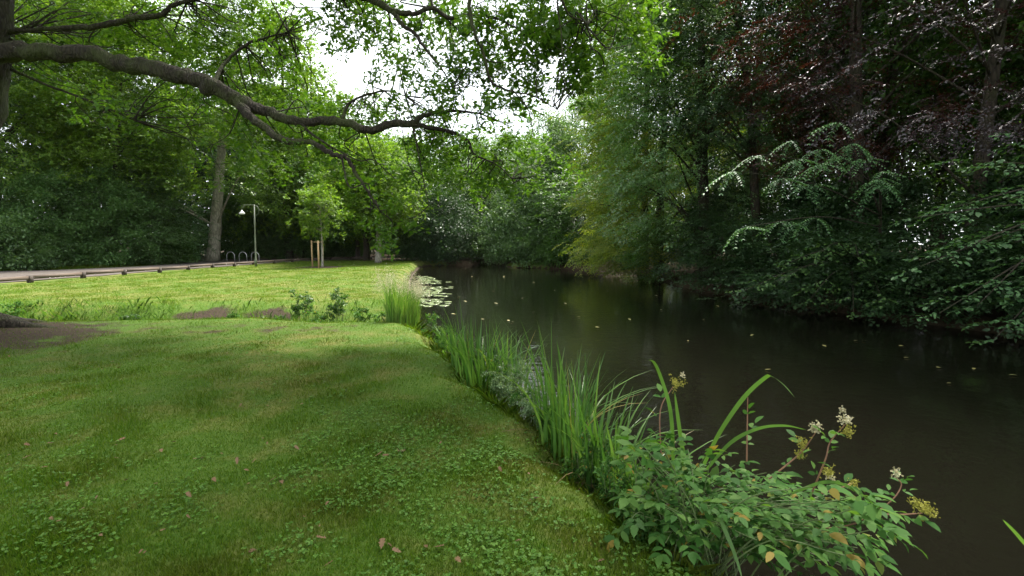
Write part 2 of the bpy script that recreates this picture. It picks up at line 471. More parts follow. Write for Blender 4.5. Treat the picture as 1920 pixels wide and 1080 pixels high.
# ------------------------------------------------------------------ foliage
OUT = {
 'rhomb': np.array([(0, 0), (.45, .5), (1, 0), (.45, -.5)]),
 'oval': np.array([(0, 0), (.18, .33), (.45, .5), (.75, .38), (1, 0), (.75, -.38), (.45, -.5), (.18, -.33)]),
 'oak': np.array([(0, 0), (.22, .16), (.32, .34), (.42, .2), (.58, .5), (.68, .26), (.84, .42), (1, 0), (.84, -.42), (.68, -.26), (.58, -.5), (.42, -.2), (.32, -.34), (.22, -.16)]),
 'maple': np.array([(0, 0), (.05, .38), (.38, .3), (.45, .62), (.68, .3), (1, 0), (.68, -.3), (.45, -.62), (.38, -.3), (.05, -.38)]),
}
def leaves(B, D, Nn, L, W, shape='rhomb', bend=.18):
    """one flat, slightly drooping leaf per row -> (n,k,3)"""
    o = OUT[shape]
    D = unit(D); Sd = unit(np.cross(Nn, D)); Up = np.cross(D, Sd)
    u, v = o[:, 0], o[:, 1]
    P = (B[:, None] + D[:, None] * (u[None, :, None] * L[:, None, None]) + Sd[:, None] * (v[None, :, None] * W[:, None, None])
         + Up[:, None] * ((np.abs(v) * .35)[None, :, None] * W[:, None, None] - (bend * u ** 2)[None, :, None] * L[:, None, None]))
    return P
def rv(n, s=1.0): return rng.normal(0, s, (n, 3))

def spray(kind, L, leaf):
    B, D, Nn = [], [], []
    if kind == 'beech':                    # flat layered spray
        na = max(4, int(L / (leaf * .75)))
        def twig(p, a, l, n, dz):
            for k in range(n):
                s = (k + .6) / n
                q = p + np.array([math.cos(a), math.sin(a), dz]) * l * s
                for sg in ((1, -1) if k == n - 1 else (1,) if k % 2 else (-1,)):
                    b = a + sg * rng.uniform(.35, 1.0) if k < n - 1 else a + sg * .3
                    B.append(q); D.append((math.cos(b), math.sin(b), rng.normal(-.12, .25)))
                    Nn.append((rng.normal(0, .33), rng.normal(0, .33), 1))
        twig(np.zeros(3), 0, L, na, 0)
        for k in range(1, max(3, na // 2)):
            s = k / max(3, na // 2)
            tl = L * .5 * (1.05 - s * .75) * rng.uniform(.7, 1.2)
            twig(np.array([L * s, 0, 0]), rng.uniform(.6, 1.0) * (1 if k % 2 else -1), tl, max(2, int(tl / (leaf * .75))), rng.normal(0, .12))
    elif kind == 'oak':                    # rosettes at twig ends
        for k in range(8):
            a = rng.normal(0, .7); s = rng.uniform(.25, 1)
            c = np.array([L * s * math.cos(a), L * s * math.sin(a) * .8, rng.normal(0, .16) * L])
            for j in range(rng.integers(4, 7)):
                b = rng.uniform(0, 6.28)
                B.append(c + rng.normal(0, .02, 3)); D.append((math.cos(b), math.sin(b), rng.normal(.0, .45)))
                Nn.append((rng.normal(0, .5), rng.normal(0, .5), 1))
    elif kind == 'loose':                  # irregular bushy bits
        for k in range(34):
            c = np.array([L * rng.uniform(0, 1), L * rng.normal(0, .25), L * rng.normal(0, .18)])
            B.append(c); D.append(np.array([.6, 0, -.2]) + rng.normal(0, .7, 3)); Nn.append(np.array([0, 0, 1.0]) + rng.normal(0, .55, 3))
    elif kind == 'frond':                  # compound leaves
        for k in range(6):
            a = rng.normal(0, .8); s = k / 6
            p = np.array([L * s, 0, 0]); fl = leaf * 5.2
            for j in range(8):
                q = p + np.array([math.cos(a), math.sin(a), -.25 - .25 * j / 8]) * fl * (j + 1.2) / 8
                for sg in (1, -1):
                    b = a + sg * 1.0
                    B.append(q); D.append((math.cos(b), math.sin(b), -.35 + rng.normal(0, .08))); Nn.append((rng.normal(0, .15), rng.normal(0, .15), 1))
            B.append(p + np.array([math.cos(a), math.sin(a), -.5]) * fl); D.append((math.cos(a), math.sin(a), -.5)); Nn.append((0, 0, 1))
    B = np.array(B); D = np.array(D, float); Nn = np.array(Nn, float)
    B[:, 2] -= .22 * L * (np.maximum(B[:, 0], 0) / L) ** 2
    n = len(B)
    ll = leaf * rng.uniform(.65, 1.2, n)
    ratio = {'beech': .62, 'oak': .55, 'loose': .6, 'frond': .38}[kind]
    return B, D, Nn, ll, ll * ratio * rng.uniform(.85, 1.15, n)
_tc = {}
def templates(kind, L, leaf, shape):
    k = (kind, round(L, 2), round(leaf, 3), shape)
    if k not in _tc: _tc[k] = [leaves(*spray(kind, L, leaf), shape) for _ in range(7)]
    return _tc[k]
def place_sprays(pos, yaw, pit, roll, sc, tpl):
    """-> (m,k,3) leaf corners"""
    outp = []
    which = rng.integers(0, len(tpl), len(pos))
    for w_ in range(len(tpl)):
        s = which == w_
        if not s.any(): continue
        a, b, c = yaw[s], pit[s], roll[s]
        ca, sa, cb, sb, cc, sc_ = np.cos(a), np.sin(a), np.cos(b), np.sin(b), np.cos(c), np.sin(c)
        z0 = np.zeros_like(ca)
        Rz = np.stack([np.stack([ca, -sa, z0], -1), np.stack([sa, ca, z0], -1), np.stack([z0, z0, z0 + 1], -1)], 1)
        Ry = np.stack([np.stack([cb, z0, -sb], -1), np.stack([z0, z0 + 1, z0], -1), np.stack([sb, z0, cb], -1)], 1)
        Rx = np.stack([np.stack([z0 + 1, z0, z0], -1), np.stack([z0, cc, -sc_], -1), np.stack([z0, sc_, cc], -1)], 1)
        Rm = Rz @ Ry @ Rx
        T = tpl[w_]; n, k, _ = T.shape
        q = np.einsum('nij,mj->nmi', Rm, T.reshape(-1, 3)) * sc[s][:, None, None] + pos[s][:, None]
        outp.append(q.reshape(-1, k, 3))
    return np.concatenate(outp)
def leaf_obj(name, P, mat, parent=None):
    n, k, _ = P.shape
    return mesh_np(name, P.reshape(-1, 3), [np.arange(n * k).reshape(n, k)], mat, parent)

def tree(name, label, cat, x, y, H, Rr, base, tr, kind, leaf, L, nclump, per, mat, bark='bark_dark', shape='rhomb', lean=(0, 0),
         group=None, flat=.5, spread=.9, limbs=14, droop=-.15, prof=None, top_cut=None, face=None, wob=.25, crown_name='crown', inner=.35, z0=None):
    z0 = hz(x, y) - .05 if z0 is None else z0
    root = empty(name, (x, y, z0), label, cat, group)
    # trunk in local coordinates
    nn = 9; s = np.linspace(0, 1, nn); Ht = H * .86
    ax = np.stack([lean[0] * s + wob * np.sin(s * 5 + rng.uniform(0, 6)) * s, lean[1] * s + wob * np.sin(s * 4 + rng.uniform(0, 6)) * s, Ht * s], -1)
    rad = tr * (1.0 - .8 * s) ; rad[0] = tr * 1.25
    P = smooth_path(np.column_stack([ax, rad]), 4); P[1:4, 3] *= .96
    mb = MB(); mb.tube(P[:, :3], P[:, 3], 12, .04)
    tp = lambda h: np.array([np.interp(h, ax[:, 2], ax[:, i]) for i in range(3)])
    # clumps
    h = base + (H - base) * rng.beta(1.15, 1.25, nclump)
    f = (h - base) / (H - base)
    pr = (np.sin(np.pi * np.clip(f * .86 + .14, 0, 1)) ** .6) if prof is None else np.interp(f, prof[0], prof[1])
    az = rng.uniform(-math.pi, math.pi, nclump)
    if face is not None:                   # more boughs on the open, lit side
        k = rng.uniform(size=nclump) < .45
        az[k] = face + rng.normal(0, .75, k.sum())
    rr = Rr * pr * (inner + (1 - inner) * rng.uniform(0, 1, nclump) ** .55)
    tx = np.array([tp(min(a, Ht)) for a in h])
    cc = np.stack([tx[:, 0] + rr * np.cos(az), tx[:, 1] + rr * np.sin(az), h], -1)
    order = np.argsort(-rr)
    for k in order[:limbs]:
        hb = max(base * .6 if base > 1 else h[k] * .5, h[k] - rr[k] * rng.uniform(.5, .9)); hb = min(hb, Ht * .95)
        a = tp(hb); e = cc[k]; md = (a + e) / 2 + np.array([0, 0, rr[k] * .12]) + rng.normal(0, .15, 3)
        r0 = max(.02, tr * .22 * (1 - .6 * hb / H))
        Q = smooth_path(np.column_stack([np.array([a, md, e]), [r0, r0 * .6, r0 * .18]]), 5)
        mb.tube(Q[:, :3], Q[:, 3], 6, .04)
    mb.build('trunk', M[bark], root)
    # sprays round each clump
    cs = rng.uniform(.65, 1.25, nclump)
    ci = np.repeat(np.arange(nclump), per)
    pos = cc[ci] + rng.normal(0, 1, (len(ci), 3)) * (spread * cs[ci])[:, None] * np.array([1, 1, flat])
    if top_cut is not None: pos = pos[pos[:, 2] < top_cut]; ci = ci[:len(pos)]
    axp = np.array([np.interp(pos[:, 2], ax[:, 2], ax[:, i]) for i in range(2)]).T
    yaw = np.arctan2(pos[:, 1] - axp[:, 1], pos[:, 0] - axp[:, 0]) + rng.normal(0, .5, len(pos))
    ff = np.clip((pos[:, 2] - base) / (H - base), 0, 1)
    pit = droop + .5 * (ff - .35) + rng.normal(0, .22, len(pos))
    pos[:, :2] -= np.stack([np.cos(yaw), np.sin(yaw)], -1) * L * .5
    Pl = place_sprays(pos, yaw, pit, rng.normal(0, .3, len(pos)), rng.uniform(.75, 1.25, len(pos)), templates(kind, L, leaf, shape))
    zmin = hgt(Pl[:, 0, 0] + x, Pl[:, 0, 1] + y) if base < 1.5 else None
    if zmin is not None: Pl = Pl[Pl[..., 2].min(1) + z0 > np.maximum(zmin, WZ) + .03]
    leaf_obj(crown_name, Pl, M[mat], root)
    return root
def shrub(label, x, y, H, Rr, kind, leaf, L, ncl, per, mat, shape='rhomb', group=None, name='shrub', face=None, bark='bark_dark', flat=.7):
    return tree(name, label, 'shrub', x, y, H, Rr, .15, .05, kind, leaf, L, ncl, per, mat, bark, shape, group=group, spread=.45, flat=flat,
                limbs=9, droop=.05, face=face, crown_name='foliage', inner=.2, prof=([0, .3, .7, 1], [.9, 1, .8, .3]))

# ------------------------------------------------------------------ the woods
WL, WR, WF = 'trees along the far side of the path', 'trees on the dark right bank', 'trees closing the far end of the pond'
# left, behind the path
tree('beech_tree', 'dark green tree with black upright trunk at the left edge behind the path', 'tree', -35.0, 33, 23, 6.5, 5.5, .32, 'beech', .17, 1.3, 170, 14, 'leaf_lime', group=WL, face=-.5, top_cut=20)
tree('beech_tree', 'mid green bushy tree between the black upright trunk and the forked tree', 'tree', -34.0, 38.5, 24, 6.5, 6.0, .3, 'beech', .17, 1.3, 170, 14, 'leaf_green', group=WL, face=-.5, top_cut=23)
tree('beech_tree', 'light green forked tree whose trunks show above the dark bushes', 'tree', -29.8, 35.5, 21, 5.0, 6.5, .2, 'oak', .18, 1.2, 150, 14, 'leaf_lime', lean=(2.2, 0), group=WL, face=-.6, top_cut=20)
tree('oak_tree', 'stout pale tree with bare leaning trunk beside the bicycle stands', 'tree', -27.2, 43.6, 25, 6.5, 5.2, .52, 'beech', .18, 1.4, 160, 14, 'leaf_lime', 'bark_pale', lean=(3.4, 0), group=WL, face=-1.2, top_cut=24, limbs=3, prof=([0, .2, .6, 1], [1, 1, .9, .4]))
tree('oak_tree', 'yellow green tall tree leaning into the white sky gap, left of the pond', 'tree', -22.5, 48.5, 23, 6.0, 3, .4, 'oak', .22, 1.3, 120, 12, 'leaf_lime', group=WL, face=-1.0, top_cut=24)
tree('beech_tree', 'dark green low tree behind the lamp post', 'tree', -24.0, 52, 17, 5.5, .8, .3, 'beech', .22, 1.4, 100, 12, 'leaf_green', group=WL, face=-1.2)
tree('beech_tree', 'blue green tree behind the three wooden stakes', 'tree', -19.5, 56.5, 16, 5.2, .8, .3, 'beech', .22, 1.4, 100, 12, 'leaf_blue', group=WL, face=-1.3)
tree('beech_tree', 'dim green tall tree far back between the first two left trees', 'tree', -42, 45, 24, 8, 2, .35, 'loose', .3, 1.6, 90, 10, 'leaf_dark', group=WL)
tree('beech_tree', 'dim green tall tree far back behind the forked tree', 'tree', -37, 52, 24, 8, 2, .35, 'loose', .3, 1.6, 90, 10, 'leaf_dark', group=WL)
tree('beech_tree', 'dim green tall tree far back behind the pale leaning trunk', 'tree', -32, 60, 23, 8, 1, .35, 'loose', .32, 1.6, 90, 10, 'leaf_dark', group=WL)
tree('beech_tree', 'dim green tree far back left of the stakes', 'tree', -25, 66, 20, 8, 1, .35, 'loose', .34, 1.7, 90, 10, 'leaf_dark', group=WL)
# bushes along the path
SB = 'bushes along the far edge of the path'
for lb, x, y, H, r, kd, mt, lf in [
    ('low leafy bramble bush at the left edge of the frame', -30.6, 29.0, 3.0, 2.3, 'loose', 'leaf_blue', .15),
    ('dark holly bush just right of the left edge bramble', -30.6, 32.5, 6.4, 2.8, 'loose', 'leaf_holly', .13),
    ('tall glossy dark laurel bush at the centre of the left bushes', -28.8, 34.6, 6.8, 2.8, 'loose', 'leaf_holly', .14),
    ('grey green tall bush below the forked tree', -28.0, 37.2, 9.5, 2.7, 'beech', 'leaf_blue', .14),
    ('pale tipped spreading bush left of the pale leaning trunk', -28.2, 40.2, 8.6, 2.5, 'beech', 'leaf_hazel', .14),
    ('low light green bush at the verge left of the pale leaning trunk', -27.7, 38.6, 2.4, 1.6, 'loose', 'leaf_green', .13),
    ('dark bush in shade between the leaning trunk and the bicycle stands', -28.2, 48.6, 6.5, 3.0, 'loose', 'leaf_holly', .17),
    ('dark tall bush right behind the bicycle stands', -24.6, 48.6, 6.0, 2.5, 'beech', 'leaf_holly', .17),
    ('silvery green rounded bush right of the lamp post', -21.2, 48.8, 3.2, 2.3, 'beech', 'leaf_blue', .15),
    ('blue green clipped looking bush behind the stakes', -18.6, 53.6, 3.0, 2.6, 'loose', 'leaf_blue', .16),
    ('tall dark evergreen bush behind the lamp head', -22.6, 51.0, 9.5, 2.8, 'beech', 'leaf_holly', .18)]:
    shrub(lb, x, y, H, r, kd, lf, .8, int(26 + 7 * H), 16, mt, group=SB, face=-.8)
# far end of the pond
for nm, lb, x, y, H, r, b_, kd, mt, lf, trk, bk in [
    ('lime_tree', 'young pale trunked tree on the lawn edge before the far wood', -11.2, 40.3, 10.0, 3.4, 3.6, 'oak', 'leaf_lime', .19, .26, 'bark_grey'),
    ('oak_tree', 'dark trunked tree left of the pale trunked lawn tree', -13.6, 45.0, 12, 4.2, 2.6, 'oak', 'leaf_green', .2, .3, 'bark_dark'),
    ('beech_tree', 'yellow green rounded tree above the stakes', -16.2, 50.5, 11.5, 4.0, 2.8, 'oak', 'leaf_lime', .2, .25, 'bark_dark'),
    ('yew_tree', 'very dark low evergreen at the left end of the far shore', -7.6, 46.5, 7.5, 3.8, .2, 'loose', 'leaf_dark', .17, .3, 'bark_dark'),
    ('beech_tree', 'mid green tree on the far shore left of the inlet', -7.2, 52.5, 12.0, 4.8, .6, 'beech', 'leaf_blue', .22, .3, 'bark_dark'),
    ('alder_tree', 'pale grey green tree in the middle of the far shore', -1.2, 54.5, 13.5, 5.0, .6, 'loose', 'leaf_blue', .2, .3, 'bark_dark'),
    ('alder_tree', 'grey green tree at the right end of the far shore', 3.6, 48.5, 13.5, 4.6, .4, 'loose', 'leaf_blue', .2, .28, 'bark_dark'),
    ('alder_tree', 'faint tall tree rising behind the right end of the far shore', 8.5, 52.5, 16, 5.0, 1, 'loose', 'leaf_green', .24, .3, 'bark_dark'),
    ('willow_tree', 'bushy low tree leaning over water at the far shore', .9, 45.6, 6.6, 3.4, .1, 'loose', 'leaf_blue', .16, .2, 'bark_dark'),
    ('willow_tree', 'dark bushy low tree beside the yellow green overhanging tree', 5.6, 42.0, 7.5, 3.2, .1, 'beech', 'leaf_green', .17, .2, 'bark_dark'),
    ('beech_tree', 'hazy tree far behind the inlet of the pond', -5.0, 66, 15, 6, 1, 'loose', 'leaf_blue', .3, .3, 'bark_dark'),
    ('beech_tree', 'hazy tree far behind the pale trunked lawn tree', -14, 64, 15, 6, 1, 'loose', 'leaf_green', .3, .3, 'bark_dark'),
    ('beech_tree', 'hazy tree far behind the grey green alders', 3, 66, 15, 6, 1, 'loose', 'leaf_blue', .3, .3, 'bark_dark')]:
    tree(nm, lb, 'tree', x, y, H, r, b_, trk, kd, lf, lf * 6.5, 95, 14, mt, bk, group=WF, face=-1.5)
shrub('low spreading bush at the water line in the middle of the far shore', 1.5, 42.4, 2.3, 2.0, 'loose', .15, .8, 26, 12, 'leaf_blue', group='bushes on the far shore', face=-1.5)
shrub('low dark bush at the water line under the far grey green alder', 4.2, 40.4, 2.2, 2.0, 'loose', .15, .8, 26, 12, 'leaf_green', group='bushes on the far shore', face=-1.5)
shrub('lit yellow green small bush at the head of the inlet', -4.2, 54, 2.6, 1.6, 'loose', .15, .7, 20, 12, 'leaf_lime', group='bushes on the far shore', face=-1.5)

# the wood goes on behind: one mass beyond the trees one can tell apart
def far_wood():
    n = 8200; t_ = rng.uniform(0, 1, n)
    line = np.array([(-48, 10), (-46, 40), (-40, 62), (-28, 76), (-8, 82), (12, 76), (24, 58), (33, 40), (36, 20), (34, -8)], float)
    line = smooth_path(line, 6); cum = np.concatenate([[0], np.cumsum(np.linalg.norm(np.diff(line, axis=0), axis=1))]); u = t_ * cum[-1]
    x = np.interp(u, cum, line[:, 0]) + rng.normal(0, 2.2, n); y = np.interp(u, cum, line[:, 1]) + rng.normal(0, 2.2, n)
    top = np.interp(u / cum[-1], [0, .3, .38, .45, .58, .66, 1], [18, 18, 15, 11, 11, 18, 18]) + 1.5 * np.sin(u * .9) + np.sin(u * 2.3)
    z = top * rng.uniform(0, 1, n) ** .9
    P = place_sprays(np.stack([x, y, z], -1), rng.uniform(0, 6.28, n), rng.normal(0, .3, n), rng.normal(0, .3, n), rng.uniform(.8, 1.3, n), templates('loose', 2.2, .5, 'rhomb'))
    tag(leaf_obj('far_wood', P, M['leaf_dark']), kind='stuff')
far_wood()
# right bank: front trees
PW = ([0, .15, .6, 1], [.85, 1, .9, .4])
tree('hornbeam_tree', 'yellow green tree with layered boughs reaching over the water, farthest of the right bank', 'tree', 9.0, 29.5, 19, 4.6, .4, .3, 'beech', .10, .95, 330, 14, 'leaf_yellow', group=WR, face=3.0, prof=PW, flat=.3)
tree('maple_tree', 'bright green tall tree at the top centre, nearest the white sky gap', 'tree', 9.2, 33.5, 22, 4.6, 7, .3, 'beech', .13, 1.1, 120, 12, 'leaf_lime', group=WR, face=3.0)
tree('maple_tree', 'cool green tree with drooping leaves left of the red leaved beech', 'tree', 9.6, 23.5, 20, 4.6, 2.2, .32, 'beech', .10, .9, 300, 14, 'leaf_maple', lean=(-1.4, 0), group=WR, face=3.2, prof=PW, flat=.35)
tree('maple_tree', 'thin leaning tree with two dark stems left of the big beech trunk', 'tree', 10.6, 20.5, 16, 3.4, 4.5, .22, 'beech', .10, .9, 110, 12, 'leaf_dark', lean=(-1.6, .2), group=WR, face=3.2)
tree('copper_beech', 'red brown leaved beech with thick forked trunk in the upper right', 'tree', 11.6, 16.2, 19, 4.2, 4.2, .26, 'beech', .085, .85, 90, 12, 'leaf_red', lean=(-.6, 0), group=WR, face=2.6, flat=.3)
tree('copper_beech', 'dark purple leaved beech in the upper right corner', 'tree', 13.0, 13.6, 17, 4.9, 4.0, .22, 'beech', .08, .8, 150, 14, 'leaf_copper', group=WR, face=3.4, flat=.25, prof=([0, .1, .5, 1], [.8, 1, 1, .5]))
tree('lime_tree', 'green tree with small leaves high at the right edge behind the hazel', 'tree', 18.0, 15.0, 12, 3.4, 2.0, .2, 'beech', .10, .9, 90, 12, 'leaf_green', group=WR, face=3.2, flat=.3)
tree('lime_tree', 'tall tree at the right edge whose crown shades the near water', 'tree', 14.5, 6.0, 19, 6.0, 5.5, .3, 'beech', .14, 1.1, 130, 12, 'leaf_green', group=WR, face=3.1)
# the wood behind them
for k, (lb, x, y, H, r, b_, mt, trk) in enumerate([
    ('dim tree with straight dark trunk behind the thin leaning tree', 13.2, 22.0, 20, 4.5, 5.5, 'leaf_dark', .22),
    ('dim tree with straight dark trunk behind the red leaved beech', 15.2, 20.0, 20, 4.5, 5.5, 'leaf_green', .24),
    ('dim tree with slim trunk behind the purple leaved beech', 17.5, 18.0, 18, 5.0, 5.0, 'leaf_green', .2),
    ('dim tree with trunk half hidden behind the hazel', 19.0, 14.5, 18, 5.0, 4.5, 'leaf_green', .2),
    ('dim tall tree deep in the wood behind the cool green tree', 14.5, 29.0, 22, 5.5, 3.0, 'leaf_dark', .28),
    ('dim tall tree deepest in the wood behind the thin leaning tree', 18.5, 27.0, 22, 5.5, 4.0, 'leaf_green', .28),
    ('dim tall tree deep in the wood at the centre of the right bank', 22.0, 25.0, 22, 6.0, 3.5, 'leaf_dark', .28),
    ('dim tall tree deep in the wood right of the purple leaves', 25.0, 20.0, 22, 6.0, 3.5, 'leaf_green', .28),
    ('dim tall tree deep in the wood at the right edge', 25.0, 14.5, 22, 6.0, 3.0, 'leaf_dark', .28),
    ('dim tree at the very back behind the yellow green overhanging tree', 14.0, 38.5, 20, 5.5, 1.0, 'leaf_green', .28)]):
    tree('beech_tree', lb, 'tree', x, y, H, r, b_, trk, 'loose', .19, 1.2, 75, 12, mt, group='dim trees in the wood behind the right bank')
# undergrowth on the right bank
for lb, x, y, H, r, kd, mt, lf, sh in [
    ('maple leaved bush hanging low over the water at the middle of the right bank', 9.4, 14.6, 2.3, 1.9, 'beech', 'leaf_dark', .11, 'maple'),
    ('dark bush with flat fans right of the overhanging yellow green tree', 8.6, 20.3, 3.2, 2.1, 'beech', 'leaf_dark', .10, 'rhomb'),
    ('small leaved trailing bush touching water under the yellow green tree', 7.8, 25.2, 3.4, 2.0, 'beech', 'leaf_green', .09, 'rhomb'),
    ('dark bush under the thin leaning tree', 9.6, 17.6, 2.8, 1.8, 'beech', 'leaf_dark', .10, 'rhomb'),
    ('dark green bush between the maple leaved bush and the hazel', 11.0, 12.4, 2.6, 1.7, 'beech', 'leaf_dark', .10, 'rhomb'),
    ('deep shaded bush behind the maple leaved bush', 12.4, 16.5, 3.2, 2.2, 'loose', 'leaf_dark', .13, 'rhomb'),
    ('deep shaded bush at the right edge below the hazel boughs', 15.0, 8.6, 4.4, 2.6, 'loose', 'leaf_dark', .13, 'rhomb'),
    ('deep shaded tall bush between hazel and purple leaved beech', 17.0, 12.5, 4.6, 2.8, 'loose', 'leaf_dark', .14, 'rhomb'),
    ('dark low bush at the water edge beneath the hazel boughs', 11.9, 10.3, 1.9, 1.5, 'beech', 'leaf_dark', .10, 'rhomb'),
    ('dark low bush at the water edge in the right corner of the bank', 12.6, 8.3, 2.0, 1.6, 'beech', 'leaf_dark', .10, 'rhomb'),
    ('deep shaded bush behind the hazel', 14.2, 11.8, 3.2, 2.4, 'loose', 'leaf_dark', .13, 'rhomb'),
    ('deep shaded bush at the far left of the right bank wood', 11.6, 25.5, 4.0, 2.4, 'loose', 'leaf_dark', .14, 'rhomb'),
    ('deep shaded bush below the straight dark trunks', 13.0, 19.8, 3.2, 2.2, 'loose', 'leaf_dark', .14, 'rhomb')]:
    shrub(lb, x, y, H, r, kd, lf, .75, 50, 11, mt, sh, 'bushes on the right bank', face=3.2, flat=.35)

def boughs(name, label, cat, base, top, ends, kind, L, leaf, mat, shape, group, steps, side=.35, r0=.05, bark='bark_dark', rise=.25, pit0=-.08):
    base = np.array(base, float); z = hz(*base)
    root = empty(name, (base[0], base[1], z), label, cat, group)
    mb = MB(); off = np.array([base[0], base[1], z]); top = np.array(top, float)
    Q = smooth_path(np.column_stack([np.array([np.zeros(3), (top - off) * np.array([.35, .35, .5]), top - off]), [r0, r0 * .8, r0 * .6]]), 6); mb.tube(Q[:, :3], Q[:, 3], 7)
    PP = []
    for e in ends:
        e = np.array(e, float); k = rng.integers(7, 12)
        st = Q[k, :3] + off; md = (st + e) / 2 + np.array([0, 0, rise])
        B_ = smooth_path(np.column_stack([np.array([st, md, e]) - off, [r0 * .5, r0 * .3, .005]]), 8); mb.tube(B_[:, :3], B_[:, 3], 5)
        for s_ in steps:
            i_ = int(s_ * (len(B_) - 1)); d = unit(B_[min(i_ + 1, len(B_) - 1), :3] - B_[i_ - 1, :3]); a = math.atan2(d[1], d[0])
            for q_ in (-1, 1) if s_ < .97 else (0,):
                PP.append((B_[i_, :3], a + q_ * rng.uniform(.4, 1.1) + rng.normal(0, side * .4)))
    mb.build('trunk', M[bark], root)
    pos = np.array([p_[0] for p_ in PP]); yaw = np.array([p_[1] for p_ in PP]); n = len(pos)
    P = place_sprays(pos, yaw, rng.normal(pit0, .12, n), rng.normal(0, .15, n), rng.uniform(.7, 1.15, n), templates(kind, L, leaf, shape))
    leaf_obj('crown', P[P[..., 2].min(1) + z > WZ + .03], M[mat], root)
boughs('ash_sapling', 'pale blue green sapling with feathery paired leaflets leaning over the water', 'tree', (11.2, 14.6), (9.8, 13.0, 3.6),
       [PD(1385, 320, 10.4), PD(1430, 290, 10.6), PD(1490, 262, 10.8), PD(1575, 228, 11.2), PD(1650, 322, 11.0), PD(1400, 425, 10.8)], 'frond', .35, .085, 'leaf_frond', 'oval', WR, (.6, .8, 1.0))
boughs('hazel_tree', 'light green hazel with flat boughs hanging over water at the right edge', 'tree', (12.8, 9.8), (12.0, 9.4, 3.2),
       [PD(1715, 408, 8.8), PD(1790, 388, 9.0), PD(1880, 372, 9.0), PD(1725, 500, 8.6), PD(1800, 470, 8.8), PD(1900, 455, 8.8), PD(1760, 588, 8.4), PD(1830, 575, 8.4), PD(1915, 600, 8.2), PD(1820, 300, 9.4), PD(1900, 250, 9.5), PD(1960, 500, 8.6), PD(1860, 640, 8.3)],
       'beech', .62, .10, 'leaf_hazel', 'oval', WR, (.62, .75, .88, 1.0), r0=.07)
boughs('maple_sapling', 'low maple sapling with broad fans of leaves over the water below the ash sapling', 'tree', (10.4, 14.6), (9.8, 14.0, 1.6),
       [PD(1480, 492, 12.0), PD(1540, 470, 12.4), PD(1610, 482, 12.2), PD(1395, 545, 12.6), PD(1450, 530, 12.4), PD(1520, 560, 11.8), PD(1600, 585, 11.6), PD(1650, 550, 11.8)],
       'beech', .6, .10, 'leaf_holly', 'maple', WR, (.5, .7, .85, 1.0), r0=.05)

